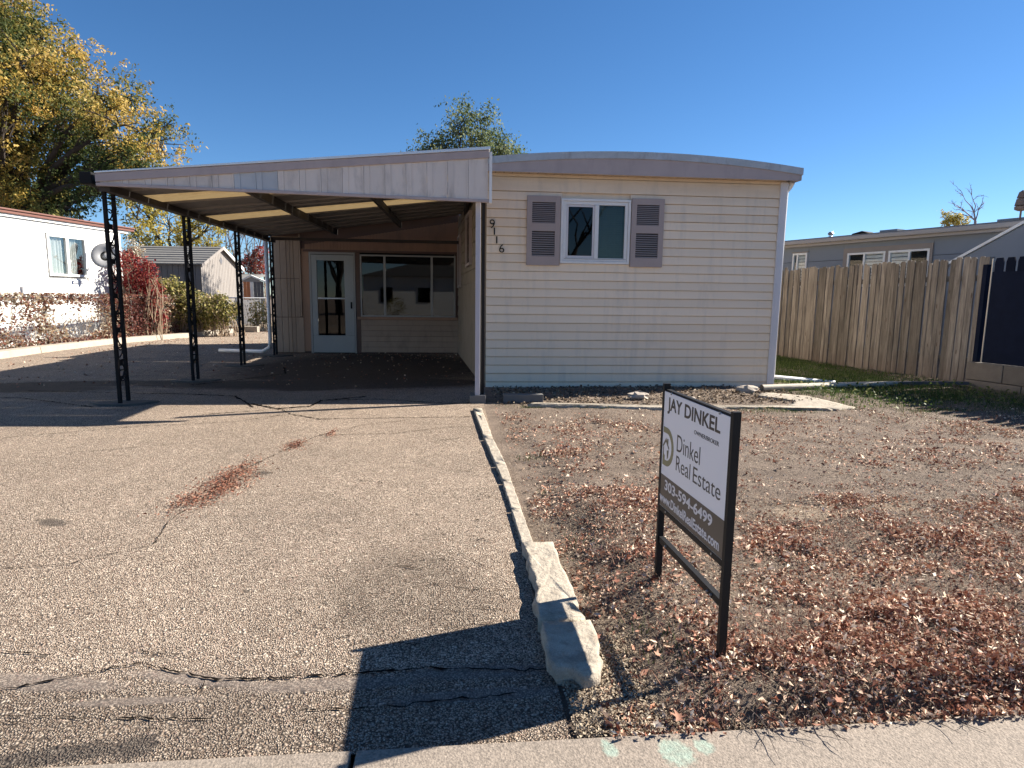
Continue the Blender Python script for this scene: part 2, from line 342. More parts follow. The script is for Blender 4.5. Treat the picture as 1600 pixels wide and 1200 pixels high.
def make_asphalt():
    t = NT('worn tan asphalt'); wn_ = t.vmath('ADD', t.pos, t.mul(t.noise(40, 2, .5, col=True), (.006, .006, 0)))
    v = t.voro(160, wn_); v2 = t.voro(98, t.vmath('ADD', wn_, (3.1, 1.7, .4))); pick = t.math('GREATER_THAN', t.noise(23, 3, .6), .56)
    sp = t.n('ShaderNodeSeparateColor'); t.put(sp.inputs[0], t.mix(pick, v.outputs['Color'], v2.outputs['Color'])); dist = t.math('ADD', t.math('MULTIPLY', v.outputs['Distance'], t.math('SUBTRACT', 1., pick)), t.math('MULTIPLY', v2.outputs['Distance'], pick))
    c = t.ramp(sp.outputs[0], [(0, (.22, .155, .115)), (.2, (.36, .265, .195)), (.5, (.49, .39, .30)), (.75, (.59, .48, .38)), (.93, (.78, .65, .51)), (1, (.52, .34, .27))])
    crev = t.math('MULTIPLY', t.math('SUBTRACT', dist, .36), 3.4, True)
    c = t.mix(t.math('MULTIPLY', crev, .85), c, (.04, .031, .025))
    big = t.noise(.9, 5, .6); c = t.mix(1., c, t.math('ADD', .66, t.math('MULTIPLY', big, .56)), 'MULTIPLY')
    mid = t.noise(6, 5, .7); c = t.mix(1., c, t.math('ADD', .72, t.math('MULTIPLY', mid, .56)), 'MULTIPLY')
    pit = t.math('MULTIPLY', t.math('SUBTRACT', t.noise(75, 3, .7), .60), 9., True); c = t.mix(t.math('MULTIPLY', pit, .8), c, (.03, .024, .02))
    wear = t.math('MULTIPLY', t.math('SUBTRACT', t.noise(1.7, 6, .72, t.vmath('ADD', t.pos, (5, 2, 0))), .55), 4., True); c = t.mix(t.math('MULTIPLY', wear, .35), c, (.10, .08, .065))
    near = t.blobs([(-1.9, 1.75, 2.2, .30, 0), (.0, 1.75, .7, .30, 0), (-.2, 2.6, .35, .5, 20)], .10, 4); c = t.mix(1., c, t.math('SUBTRACT', 1., t.math('MULTIPLY', near, .30)), 'MULTIPLY')
    track = t.math('MULTIPLY', t.math('SUBTRACT', t.noise(.55, 4, .6, t.mul(t.pos, (1.6, .35, 1))), .5), 2.2, True); c = t.mix(t.math('MULTIPLY', track, .30), c, (.20, .16, .13))
    # old oil and tar patches, plus carport shade painted dark on the asphalt
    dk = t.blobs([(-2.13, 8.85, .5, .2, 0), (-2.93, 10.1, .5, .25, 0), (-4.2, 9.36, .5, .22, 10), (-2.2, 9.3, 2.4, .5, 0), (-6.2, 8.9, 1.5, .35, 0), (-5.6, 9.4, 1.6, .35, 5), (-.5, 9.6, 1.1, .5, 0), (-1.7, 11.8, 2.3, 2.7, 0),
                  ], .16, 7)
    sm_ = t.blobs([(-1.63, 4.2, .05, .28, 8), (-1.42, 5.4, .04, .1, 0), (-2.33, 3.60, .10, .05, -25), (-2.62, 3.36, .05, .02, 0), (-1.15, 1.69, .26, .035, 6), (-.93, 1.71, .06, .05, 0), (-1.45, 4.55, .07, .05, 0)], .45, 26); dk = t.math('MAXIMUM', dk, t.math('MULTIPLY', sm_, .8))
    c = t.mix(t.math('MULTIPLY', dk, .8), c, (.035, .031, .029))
    tar = t.blobs([(-1.45, 2.05, .32, .045, -8), (-.90, 2.03, .26, .03, -12), (-.42, 1.965, .30, .035, 0), (.10, 2.0, .28, .04, 0), (-1.05, 1.92, .2, .02, 0), (.05, 1.87, .3, .035, 2)], .14, 9)
    c = t.mix(t.math('MULTIPLY', tar, .5), c, (.13, .11, .10))
    h = t.math('MULTIPLY', dist, t.math('SUBTRACT', 1., t.math('MULTIPLY', tar, .85)))
    t.bump(t.math('SUBTRACT', 1., h), 1., .007)
    return t.base(c, .9, spec=.15)
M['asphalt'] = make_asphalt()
def make_soil():
    t = NT('dry trodden soil'); n = t.noise(2.2, 6, .7); f = t.noise(45, 5, .75); g = t.noise(160, 3, .7)
    c = t.ramp(n, [(.3, (.11, .078, .058)), (.5, (.185, .135, .102)), (.7, (.27, .205, .158))])
    c = t.mix(1., c, t.math('ADD', .45, t.math('MULTIPLY', f, 1.1)), 'MULTIPLY')
    c = t.mix(t.math('MULTIPLY', t.math('SUBTRACT', g, .56), 7., True), c, (.40, .32, .24))
    bare = t.blobs([(2.10, 3.35, .22, .13, 0), (2.7, 3.4, .15, .08, 0)], .18, 6)
    c = t.mix(t.math('MULTIPLY', bare, .75), c, (.48, .37, .27))
    t.bump(t.math('ADD', f, g), 1., .02); return t.base(c, .95)
M['soil'] = make_soil()
def make_walk():
    t = NT('sidewalk concrete'); n = t.noise(3, 5, .6); g = t.noise(120, 3, .6); v = t.voro(150)
    c = t.mix(n, (.21, .172, .138), (.275, .228, .185)); c = t.mix(1., c, t.math('ADD', .1, t.math('MULTIPLY', g, 1.75)), 'MULTIPLY')
    ch = t.blobs([(.445, 1.575, .02, .035, 10), (.635, 1.545, .045, .05, 20), (.725, 1.565, .025, .03, 0)], .40, 40)
    c = t.mix(t.math('MULTIPLY', t.math('MULTIPLY', ch, .5), t.noise(60, 3, .7), True), c, (.30, .60, .50))
    t.bump(t.math('ADD', g, t.math('MULTIPLY', v.outputs['Distance'], .6)), .7, .003); return t.base(c, .85)
M['walk'] = make_walk()

# ------------------------------------------------------------------ the setting
mb = MB(); mb.add([(-900, -900, -.06), (900, -900, -.06), (900, 900, -.06), (-900, 900, -.06)], [(0, 1, 2, 3)])
struct('ground', mb, M['soil'])
def grid_sheet(name, x0, x1, y0, y1, nx, ny, zf, mat):
    X, Y = np.meshgrid(np.linspace(x0, x1, nx), np.linspace(y0, y1, ny)); Z = zf(X, Y)
    V = np.stack([X.ravel(), Y.ravel(), Z.ravel()], 1); i = np.arange(nx*ny).reshape(ny, nx)
    F = np.stack([i[:-1, :-1].ravel(), i[:-1, 1:].ravel(), i[1:, 1:].ravel(), i[1:, :-1].ravel()], 1)
    o = npmesh(name, V, F, mat); o.data.polygons.foreach_set('use_smooth', [True]*len(F)); return tag(o, kind='structure')
red_spots = [(2.3, 1.70, 1.5, .13, 1.3), (1.25, 1.95, .6, .28, 1.3), (1.9, 2.0, .9, .36, 1.2), (2.6, 2.3, .7, .5, .8), (.85, 2.75, .25, .3, .8), (.7, 2.45, .12, .25, .7), (1.9, 2.9, .5, .2, .9), (2.6, 2.8, .5, .25, 1), (2.3, 3.1, .4, .2, .6),
             (.95, 4.9, .35, .9, .9), (.75, 3.9, .25, .5, .85), (1.05, 3.6, .35, .3, .9), (.62, 5.8, .3, .5, .6), (1.7, 6.1, .8, .5, .7), (2.6, 5.2, .7, .35, .7), (1.6, 4.3, .3, .5, .6), (2.5, 3.55, .3, .12, .8),
             (3.4, 4.4, .6, .3, .8), (4.6, 4.7, .8, .6, .8), (2.9, 2.8, .3, .2, .7), (4.3, 3.6, .8, .5, .7), (3.2, 6.3, .9, .3, .5), (5.8, 6.0, 1.2, .5, .6), (3.3, 3.2, .4, .25, .6), (.55, 6.7, .25, .5, .7)]
def yard_z(x, y):
    x = np.asarray(x, float); y = np.asarray(y, float)
    sm = lambda t: np.clip(t, 0, 1)**2*(3-2*np.clip(t, 0, 1))
    md = .078*sm((x-.56)/.34)*(1-sm((y-2.8)/4))*sm((y-1.632)/.13)+.030*np.clip(gauss(x, y, red_spots[:8])-.2, 0, 1)*fbm(x, y, 6)*sm((y-1.60)/.2)*sm((x-.6)/.3)
    e = np.clip((y-1.66)/.25, 0, 1)*np.clip((x-.42)/.2, 0, 1)
    return (fbm(x, y, 1.1)-.5)*.05*e+(fbm(x+5, y+3, 7)-.5)*.03*e+np.clip((y-7.4)/2, 0, 1)*.03-.012+md
yard = grid_sheet('yard', .345, 16, 1.632, 26, 520, 700, yard_z, M['soil'])
def drive_z(x, y): return -.004+(vnoise(x, y, .6)-.5)*.02*np.clip((y-2)/1.5, 0, 1)
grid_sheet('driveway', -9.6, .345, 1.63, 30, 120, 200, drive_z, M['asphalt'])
mb = MB(); mb.add([(-30, 11, -.01), (-9.5, 11, -.01), (-8.4, 24, -.01), (-6, 30.0, -.01), (-6, 60, -.01), (-40, 60, -.01)], [(0, 1, 2, 3, 4, 5)])
mb.add([(-30, 1.6, -.02), (-9.55, 1.6, -.02), (-9.5, 11, -.02), (-30, 11, -.02)], [(0, 1, 2, 3)])
struct('side_strip', mb, M['soil'])
# sidewalk slabs
walk = thing('sidewalk', None, None); walk['kind'] = 'structure'
for a, b in ((-8.1, -5.7), (-5.69, -3.1), (-3.09, -.303), (-.288, 2.3), (2.312, 4.8), (4.812, 7.3), (7.312, 9.8)):
    MB().box((a, .25, -.12), (b, 1.628, .012)).build('slab', M['walk'], walk, bevel=.006)
MB().box((-12, .06, -.15), (12, .245, .008)).build('kerb', M['concrete'], walk, bevel=.01)
mb = MB(); mb.box((-40, -9, -.3), (40, .058, -.13)); struct('street', mb, M['road'])
# left kerb along the drive
mb = MB(); K = [(-9.45, 9.5), (-9.35, 11.6), (-9.2, 13.1), (-9.22, 14.4), (-9.1, 17.2), (-8.75, 18.7), (-8.35, 20.0), (-8.18, 21.6), (-8.05, 23.0)]
for i in range(len(K)-1):
    (x0, y0), (x1, y1) = K[i], K[i+1]; g = .006
    lo = [(x0-.34, y0+g, -.05), (x0, y0+g, -.05), (x1, y1-g, -.05), (x1-.34, y1-g, -.05)]; hi = [(a, b, .13) for a, b, c in lo]
    lo[1] = (x0+.03, y0+g, -.05); lo[2] = (x1+.03, y1-g, -.05); mb.hexa(lo, hi)
kb = thing('kerb', None, None); kb['kind'] = 'structure'
mb.build('kerb_run', M['concrete'], kb, bevel=.012)
MB().box((-8.35, 23.2, -.05), (-7.3, 23.5, .2)).build('kerb_end', M['concrete'], kb, bevel=.012)

# ------------------------------------------------------------------ driveway cracks (open cracks, dark, part of the surface)
def crack(pts, w, seed, z=.006):
    r = random.Random(seed); P = []; w *= 1+.9*min(1, max(0, (pts[0][1]-2.4)/2))
    for i in range(len(pts)-1):
        a, b = pts[i], pts[i+1]; n = max(3, int(math.dist(a, b)/.022))
        for k in range(n):
            t = k/n; P.append((a[0]+(b[0]-a[0])*t+r.gauss(0, .004), a[1]+(b[1]-a[1])*t+r.gauss(0, .0045)))
    P.append(pts[-1]); vs = []; fs = []
    for i, p in enumerate(P):
        q = P[min(i+1, len(P)-1)]; o = P[max(i-1, 0)]; d = Vector((q[0]-o[0], q[1]-o[1])).normalized(); ww = w*r.choice((.25, .5, .8, 1.1))*r.uniform(.5, 1)*(0.3 if i in (0, len(P)-1) else 1)
        zz = float(drive_z(np.array(p[0]), np.array(p[1])))+z
        vs += [(p[0]-d.y*ww, p[1]+d.x*ww, zz), (p[0]+d.y*ww, p[1]-d.x*ww, zz)]
        if i: fs.append((2*i-2, 2*i-1, 2*i+1, 2*i))
    return vs, fs
ck = MB(); M['crack'] = simple('dark open crack', (.010, .008, .007), 1, .3, 30, spec=0.)
for i, (pts, w) in enumerate([
    ([(-2.6, 2.27), (-1.95, 2.28), (-1.68, 2.25), (-1.47, 2.2)], .004), ([(-1.12, 2.13), (-.96, 2.06), (-.82, 2.01), (-.6, 2.01), (-.34, 2.015), (-.1, 2.03), (.24, 1.99), (.33, 1.99)], .007),
    ([(-1.6, 1.88), (-1.42, 1.87), (-1.15, 1.85), (-1.0, 1.83), (-.76, 1.81)], .005), ([(-.5, 1.83), (-.2, 1.83), (.2, 1.87)], .005),
    ([(-1.6, 3.23), (-1.68, 3.6), (-1.66, 3.84), (-1.62, 4.3), (-1.61, 4.63), (-1.45, 5.3), (-1.3, 5.82), (-.95, 6.3), (-.51, 6.58)], .004),
    ([(-2.84, 6.9), (-2.4, 7.1), (-2.03, 7.2), (-1.85, 6.9), (-1.47, 6.61), (-.8, 6.68), (.19, 6.75)], .007),
    ([(-2.5, 7.6), (-2.1, 7.25), (-1.75, 7.4), (-1.7, 7.8), (-1.2, 8.1)], .02), ([(-5.8, 8.7), (-4.6, 8.5), (-3.6, 8.4), (-2.9, 8.2), (-2.6, 7.7), (-2.4, 7.35)], .012),
    ([(-1.75, 7.8), (-1.0, 7.9), (-.2, 7.6), (.2, 7.6)], .01), ([(-3.9, 9.2), (-3.3, 9.9), (-2.9, 10.6), (-3.2, 11.6)], .012), ([(-7, 8.3), (-5.5, 8.1), (-4.2, 7.4)], .008),
    ([(-4.6, 5.6), (-3.9, 5.9), (-3.2, 6.3), (-2.3, 6.5), (-1.9, 6.9)], .004), ([(-3.0, 2.7), (-2.4, 2.95), (-1.9, 3.0), (-1.6, 3.23)], .0035), ([(-1.3, 5.82), (-.6, 5.9), (-.1, 6.2), (.2, 6.2)], .004), ([(-2.2, 1.9), (-1.6, 1.98), (-1.12, 2.13)], .006),
    *[([(a, b), (a+l*.5, b+k*.4), (a+l, b+k)], .0035) for a, b, l, k in ((-.25, 2.2, .12, -.02), (.02, 2.62, .16, -.05), (-.1, 2.95, .12, -.02), (.05, 2.45, .15, -.03), (-.35, 2.9, .2, -.08), (.1, 3.2, .12, -.05), (-.5, 2.25, .1, .01), (-1.5, 1.83, .2, .02), (.1, 3.5, .1, -.06), (-1.2, 2.2, .25, -.04), (-.05, 2.3, .2, .02), (-.7, 2.5, .07, -.05), (.12, 4.0, .12, -.1), (.0, 4.6, .15, -.1), (-.2, 5.6, .25, .1), (-3.2, 5.2, .8, .35), (-2.6, 4.6, .1, .2))],
    ([(-.85, 1.9), (-.86, 2.02)], .003), ([(.0, 3.05), (.1, 2.9), (.18, 2.8)], .002), ([(-.2, 2.75), (-.05, 2.65), (.1, 2.62), (.25, 2.6)], .002), ([(-.75, 4.35), (-.55, 4.3), (-.5, 4.2)], .003)]):
    ck.add(*crack(pts, w, i))
tag(ck.build('pavement_cracks', M['crack']), kind='structure')

# ------------------------------------------------------------------ stones edging the drive
def rough_slab(name, poly, z0, z1, seed, mat, parent=None, tilt=0, cut=.012):
    r = random.Random(seed); P = []
    n = len(poly)
    for i in range(n):
        a, b = poly[i], poly[(i+1) % n]; m = max(1, int(math.dist(a, b)/.05))
        for k in range(m):
            t = k/m; P.append((a[0]+(b[0]-a[0])*t+r.gauss(0, cut*.4), a[1]+(b[1]-a[1])*t+r.gauss(0, cut*.4)))
    cx = sum(p[0] for p in P)/len(P); cy = sum(p[1] for p in P)/len(P)
    def Z(p): return z1+tilt*(p[1]-cy)+r.gauss(0, .0025)
    n = len(P); vs = [(p[0]+r.gauss(0, cut*.4), p[1]+r.gauss(0, cut*.4), z0) for p in P]
    vs += [(p[0]+r.gauss(0, cut*.5), p[1]+r.gauss(0, cut*.5), Z(p)-.022) for p in P]
    rings = (.96, .80, .58, .34, .12)
    for q in rings: vs += [(cx+(p[0]-cx)*q*(1 if q < .9 else 1), cy+(p[1]-cy)*(q if q < .9 else .985), z1+tilt*(p[1]-cy)*q+(float(fbm(np.array(p[0]*q+9), np.array(p[1]*q), 16))-.5)*min(.010, cut*.7)) for p in P]
    vs.append((cx, cy, z1)); nr = len(rings)
    fs = [(i, (i+1) % n, n+(i+1) % n, n+i) for i in range(n)]
    for k in range(1, nr+1): fs += [(k*n+i, k*n+(i+1) % n, (k+1)*n+(i+1) % n, (k+1)*n+i) for i in range(n)]
    fs += [((nr+1)*n+i, (nr+1)*n+(i+1) % n, (nr+2)*n) for i in range(n)]
    m = MB(); m.add(vs, fs); return m.build(name, mat, parent, smooth=True)
bord = thing('concrete_border', 'thin pale concrete border strip between asphalt driveway and leafy yard', 'border')
strips = [((.20, .30), 7.14, (.26, .34), 5.60), ((.26, .34), 5.585, (.31, .39), 4.68), ((.31, .39), 4.665, (.33, .395), 4.22), ((.33, .395), 4.205, (.34, .405), 3.62), ((.34, .40), 3.605, (.35, .41), 3.03)]
for i, (a, ya, b, yb) in enumerate(strips):
    rough_slab('strip', [(a[0], ya), (a[1], ya), (b[1], yb), (b[0], yb)], -.04, .022-.003*(i % 2), 40+i, M['broken'], bord, cut=.004)
s1 = rough_slab('edging_slab', [(.345, 3.02), (.50, 3.02), (.51, 2.65), (.515, 2.24), (.33, 2.24), (.35, 2.56)], -.05, .052, 3, M['broken'])
tag(s1, 'long pale concrete slab at the thick end of the driveway border, joined to the thin strip', 'slab')
s2 = rough_slab('edging_chunk', [(.34, 2.222), (.525, 2.215), (.53, 2.03), (.49, 1.88), (.43, 1.86), (.40, 1.92), (.35, 1.915), (.31, 1.985)], -.03, .055, 5, M['broken'], tilt=.02)
tag(s2, 'broken concrete chunk with ragged front edge at the street end of the driveway border', 'concrete chunk')
tag(MB().box((.60, 7.69, -.02), (1.12, 7.80, .095)).build('cement_block', M['cement_grey'], bevel=.008), 'smooth grey cement block lying in the house shadow near the driveway corner', 'block')
tag(MB().box((.17, 7.60, -.02), (.37, 7.86, .10)).build('footing_block', M['cement_grey'], bevel=.01), 'small grey footing block under the white carport post', 'block')
rough_slab_o = rough_slab('garden_edging', [(.9, 7.42), (2.3, 7.16), (3.5, 7.13), (4.2, 7.10), (4.65, 7.02), (4.66, 7.16), (4.2, 7.25), (3.5, 7.27), (2.3, 7.32), (.9, 7.53)], -.02, .022, 9, M['broken'], cut=.02)
tag(rough_slab_o, 'narrow pale concrete edging strip across the yard in front of the house', 'edging')
o = rough_slab('corner_slab', [(4.1, 7.16), (4.70, 7.02), (5.0, 7.15), (4.92, 8.0), (4.45, 8.35), (4.2, 8.1), (4.5, 7.6)], -.02, .020, 11, M['broken'], cut=.022)
tag(o, 'cracked pale concrete slab at the right corner of the house', 'slab')
def rock(x, y, r, seed, label):
    rr_ = random.Random(seed); m = MB(); n, k = 7, 10; vs = []; fs = []
    for i in range(n):
        th = math.pi*i/(n-1)
        for j in range(k):
            ph = 2*math.pi*j/k; q = r*(1+rr_.gauss(0, .12)); vs.append((x+q*1.3*math.sin(th)*math.cos(ph), y+q*math.sin(th)*math.sin(ph), q*.55*math.cos(th)+r*.25))
    for i in range(n-1):
        for j in range(k): fs.append((i*k+j, i*k+(j+1) % k, (i+1)*k+(j+1) % k, (i+1)*k+j))
    m.add(vs, fs); tag(m.build('rock', M['rock']), label, 'rock')
rock(4.26, 8.5, .13, 1, 'rounded tan rock against the siding beside the pipe end at the right house corner')
rock(2.46, 7.95, .12, 2, 'flat tan rock in the dirt below the middle of the siding wall')
rock(3.1, 7.75, .07, 3, 'small tan rock in the dirt right of the flat rock')

# ------------------------------------------------------------------ mobile home
HL, HR, HY = .433, 4.905, 8.97
home = thing('mobile_home', 'cream sided mobile home with mauve shutters, low arched roof and house numbers', 'house', (HL, HY, 0))
def H(p): return (p[0]-HL, p[1]-HY, p[2])
E1 = .1252
def lap(x0, x1, z, h, y=HY):
    """one lap board: bottom edge proud of the wall"""
    return MB().prism([(y-.022-HY, z+.007), (y-.024-HY, z+.017), (y-.008-HY, z+h-.001), (y+.012-HY, z+h-.001), (y+.012-HY, z+.007)], 0, x0-HL, x1-HL)
for k in range(-1, 23):
    z = .085+E1*k; h = E1
    if k == -1: z, h = -.03, .115
    if k == 22: h = 3.075-z
    if k == 22: h = .20
    mid = (z+h > 1.86 and z < 2.72)
    for (a, b) in (((HL, 1.52), (2.53, 4.80)) if mid else ((HL, 4.80),)):
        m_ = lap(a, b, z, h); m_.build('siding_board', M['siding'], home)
MB().box(H((HL, HY-.024, 3.045)), H((4.80, HY, 3.085))).build('siding_channel', M['siding'], home)
MB().box(H((4.80, HY-.035, -.02)), H((HR, HY+.08, 3.08))).build('corner_trim', M['trim_grey'], home, bevel=.006)
MB().box(H((4.79, HY-.045, -.02)), H((4.81, HY-.02, 3.07))).build('corner_bead', M['trim_grey'], home)
# shell
sh = MB()
def vwall(m, x0, y0, x1, y1, z0, z1, t=.06):
    d = Vector((x1-x0, y1-y0)).normalized(); n = Vector((-d.y, d.x))*t
    lo = [(x0, y0, z0), (x1, y1, z0), (x1+n.x, y1+n.y, z0), (x0+n.x, y0+n.y, z0)]; lo = [H(p) for p in lo]
    m.hexa(lo, [(p[0], p[1], z1) for p in lo])
vwall(sh, 4.87, HY+.02, 4.6, 21.9, 0, 3.05); vwall(sh, 4.6, 21.95, .0, 21.95, 0, 3.05)
# backing of the front wall with its window opening
sh.box(H((HL, HY+.021, 0)), H((1.5, HY+.07, 3.05))).box(H((2.55, HY+.021, 0)), H((4.8, HY+.07, 3.05)))
sh.box(H((1.5, HY+.021, 0)), H((2.55, HY+.07, 1.84))).box(H((1.5, HY+.021, 2.76)), H((2.55, HY+.07, 3.05)))
sh.build('wall', M['siding'], home)
# skewed left wall with faint laps
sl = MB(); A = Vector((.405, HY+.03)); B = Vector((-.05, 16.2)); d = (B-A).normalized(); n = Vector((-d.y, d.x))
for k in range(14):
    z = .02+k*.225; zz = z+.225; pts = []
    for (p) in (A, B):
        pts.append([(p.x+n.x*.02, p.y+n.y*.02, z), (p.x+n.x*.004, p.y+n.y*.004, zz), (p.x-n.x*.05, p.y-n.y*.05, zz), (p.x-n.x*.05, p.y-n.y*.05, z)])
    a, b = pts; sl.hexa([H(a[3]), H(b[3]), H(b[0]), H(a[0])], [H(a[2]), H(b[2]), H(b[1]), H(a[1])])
sl.build('side_wall', simple('shade darkened side siding', (.24, .195, .145), .7, .2, 3, dirt=((.08, .065, .05), .5, 3)), home)  # cream siding darkened in colour for the carport's shade; blotches are dirt
def sidewin(s0, s1, z0, z1):
    f = MB()
    def q(sa, sb, za, zb, t):
        P = [A+d*sa, A+d*sb]; lo = []
        for p, o_ in ((P[0], 0), (P[1], 0), (P[1], t), (P[0], t)): lo.append(H((p.x+n.x*(.012+o_), p.y+n.y*(.012+o_), za)))
        return lo, [(v[0], v[1], zb) for v in lo]
    w = .05
    for a in ((s0, s1, z0, z0+w, .05), (s0, s1, z1-w, z1, .05), (s0, s0+w, z0+w, z1-w, .05), (s1-w, s1, z0+w, z1-w, .05)): f.hexa(*q(*a))
    fo = f.build('window', M['mauve'], home); g = MB(); g.hexa(*q(s0+w, s1-w, z0+w, z1-w, .02)); g.build('pane', M['glass_dark'], fo)
sidewin(1.9, 2.8, 1.9, 2.84); sidewin(4.5, 5.2, 1.55, 2.68)
# roof, trim, fascia, soffit
def arc(x): 
    u = (x-2.68)/2.35; return 3.385-.145*u*u
xs = [.40+i*(5.03-.40)/16 for i in range(17)]
rf = MB()
for y0, y1, dz, k in ((8.80, 22.1, 0, 0),):
    for i in range(16):
        a, b = xs[i], xs[i+1]; lo = [(a, y0, arc(a)-.03), (b, y0, arc(b)-.03), (b, y1, arc(b)-.03), (a, y1, arc(a)-.03)]
        rf.hexa([H(p) for p in lo], [H((p[0], p[1], p[2]+.03)) for p in lo])
rf.build('roof', M['roof_metal'], home)
tr = MB()
for i in range(16):
    a, b = xs[i]+(.001 if i else 0), xs[i+1]; lo = [(a, 8.765, arc(a)-.085), (b, 8.765, arc(b)-.085), (b, 8.797, arc(b)-.085), (a, 8.797, arc(a)-.085)]
    hi = [(p[0], p[1], arc(p[0])+.012) for p in lo]; tr.hexa([H(p) for p in lo], [H(p) for p in hi])
for i in range(40):
    x = .5+i*.113; z = arc(x)-.06+.012*((i*7) % 3-1); tr.box(H((x, 8.759, z)), H((x+.008, 8.766, z+.008)))
trim = tr.build('roof_edge_trim', M['roof_metal'], home)
fb = MB(); n_ = 16
for i in range(n_):
    a, b = xs[i], min(xs[i+1], 4.985); lo = [(a, 8.782, 3.075), (b, 8.782, 3.075), (b, 8.80, 3.075), (a, 8.80, 3.075)]
    fb.hexa([H(p) for p in lo], [H((p[0], p[1], arc(p[0])-.07)) for p in lo])
fb.build('fascia_board', M['mauve'], home)
for i in range(37):
    x = .44+i*.12; MB().box(H((x, 8.803, 3.090)), H((x+.112, HY-.004, 3.10))).build('soffit_slat', M['siding'], home)
MB().box(H((.44, 8.803, 3.102)), H((4.9, HY+.05, 3.125))).build('soffit_backing', M['dark_under'], home)
MB().box(H((4.93, 8.79, 3.08)), H((5.03, 22, 3.19))).build('gutter', M['gutter'], home, bevel=.01)
MB().tube([H((4.98, 8.95, 3.08)), H((4.97, 9.0, 3.02)), H((4.94, 9.05, 2.95)), H((4.94, 9.06, .15)), H((5.0, 9.3, .10))], .035, 8).build('downspout', M['white'], home)
# front window
wi = MB(); x0, x1, z0, z1 = 1.505, 2.535, 1.84, 2.76
def ring(m, x0, x1, z0, z1, w, y0, y1): 
    m.box(H((x0, y0, z0)), H((x1, y1, z0+w))).box(H((x0, y0, z1-w)), H((x1, y1, z1))).box(H((x0, y0, z0+w)), H((x0+w, y1, z1-w))).box(H((x1-w, y0, z0+w)), H((x1, y1, z1-w)))
ring(wi, x0, x1, z0, z1, .035, HY-.045, HY+.03); win = wi.build('window', M['white'], home, bevel=.004)
w2 = MB(); ring(w2, x0+.037, x1-.037, z0+.037, z1-.037, .045, HY-.03, HY+.02); w2.box(H((2.005, HY-.034, z0+.083)), H((2.065, HY+.018, z1-.083))); w2.build('frame', M['white'], win, bevel=.003)
w3 = MB(); ring(w3, 1.59, 2.003, 1.925, 2.675, .028, HY-.022, HY+.004); w3.build('sash', M['trim_grey'], win)
MB().box(H((1.619, HY-.012, 1.954)), H((1.974, HY-.008, 2.646))).build('pane', M['glass_dark'], win)
MB().box(H((2.067, HY-.004, 1.925)), H((2.452, HY+.0, 2.675))).build('pane', M['glass'], win)
MB().box(H((1.56, HY-.05, 1.905)), H((2.48, HY-.046, 1.909))).build('sill_line', M['dark_under'], win)
bl = MB()
for i in range(24): z = 1.90+i*.032; bl.add([H((2.04, HY+.075, z)), H((2.49, HY+.075, z)), H((2.49, HY+.095, z+.022)), H((2.04, HY+.095, z+.022))], [(0, 1, 2, 3)])
bl.build('blind', M['blind'], win)
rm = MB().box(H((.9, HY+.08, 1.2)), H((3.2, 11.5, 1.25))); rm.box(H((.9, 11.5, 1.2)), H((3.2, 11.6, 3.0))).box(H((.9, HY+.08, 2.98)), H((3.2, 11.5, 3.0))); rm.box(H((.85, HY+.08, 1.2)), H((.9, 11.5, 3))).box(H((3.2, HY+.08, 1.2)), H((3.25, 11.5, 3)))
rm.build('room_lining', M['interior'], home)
cu = MB(); pts = [(2.1+i*.03, HY+.25+.02*math.sin(i*1.4)) for i in range(14)]
for i in range(13): cu.add([H((*pts[i], 1.7)), H((*pts[i+1], 1.7)), H((*pts[i+1], 2.8)), H((*pts[i], 2.8))], [(0, 1, 2, 3)])
cu.build('drape', M['curtain'], home)
# shutters
def shutter(x0, x1):
    z0, z1 = 1.805, 2.785; w = .075; s = MB()
    s.box(H((x0, HY-.055, z0)), H((x0+w, HY-.02, z1))).box(H((x1-w, HY-.055, z0)), H((x1, HY-.02, z1)))
    s.box(H((x0+w, HY-.055, z0)), H((x1-w, HY-.02, z0+.13))).box(H((x0+w, HY-.055, z1-.09)), H((x1-w, HY-.02, z1))).box(H((x0+w, HY-.055, 2.29)), H((x1-w, HY-.02, 2.40)))
    c = (x0+x1)/2; s.prism([(c-.09-HL, z1-.09), (c+.09-HL, z1-.09), (c+.05-HL, z1-.072), (c-HL, z1-.065), (c-.05-HL, z1-.072)], 1, -.0565, -.0551)
    so_ = s.build('shutter', M['shutter'], home, bevel=.004); sl_ = None
    MB().box(H((x0+w, HY-.026, z0+.13)), H((x1-w, HY-.022, 2.29))).box(H((x0+w, HY-.026, 2.40)), H((x1-w, HY-.022, z1-.09))).build('louver_back', M['dark_under'], so_)  # dark sheets paint in the shade between the slats
    for a, b in ((z0+.135, 2.287), (2.403, z1-.092)):
        n = 11; st = (b-a)/n
        for i in range(n):
            z = a+i*st
            if sl_ is None:
                sl_ = MB().prism([(-.024, 0), (-.022, .008), (.0, st*.58), (.003, st*.48)], 0, x0+w-HL+.002-(x0-HL), x1-w-HL-.002-(x0-HL)).build('slat', M['shutter'], so_); sl_.location = H((x0, HY-.03, z)); me_ = sl_.data
            else: shared('slat', me_, so_, H((x0, HY-.03, z)))
shutter(1.01, 1.495); shutter(2.545, 3.03)
# house numbers
for ch, x, z, hgt, sz in (('9', .475, 2.315, .125, .075), ('1', .535, 2.225, .10, .018), ('1', .570, 2.105, .10, .018), ('6', .615, 1.975, .12, .075)):
    text_mesh(ch, M['black'], home, x-HL, x+sz-HL, z, z+hgt, -.026, name='house_number', depth=.008, bold=-.005)
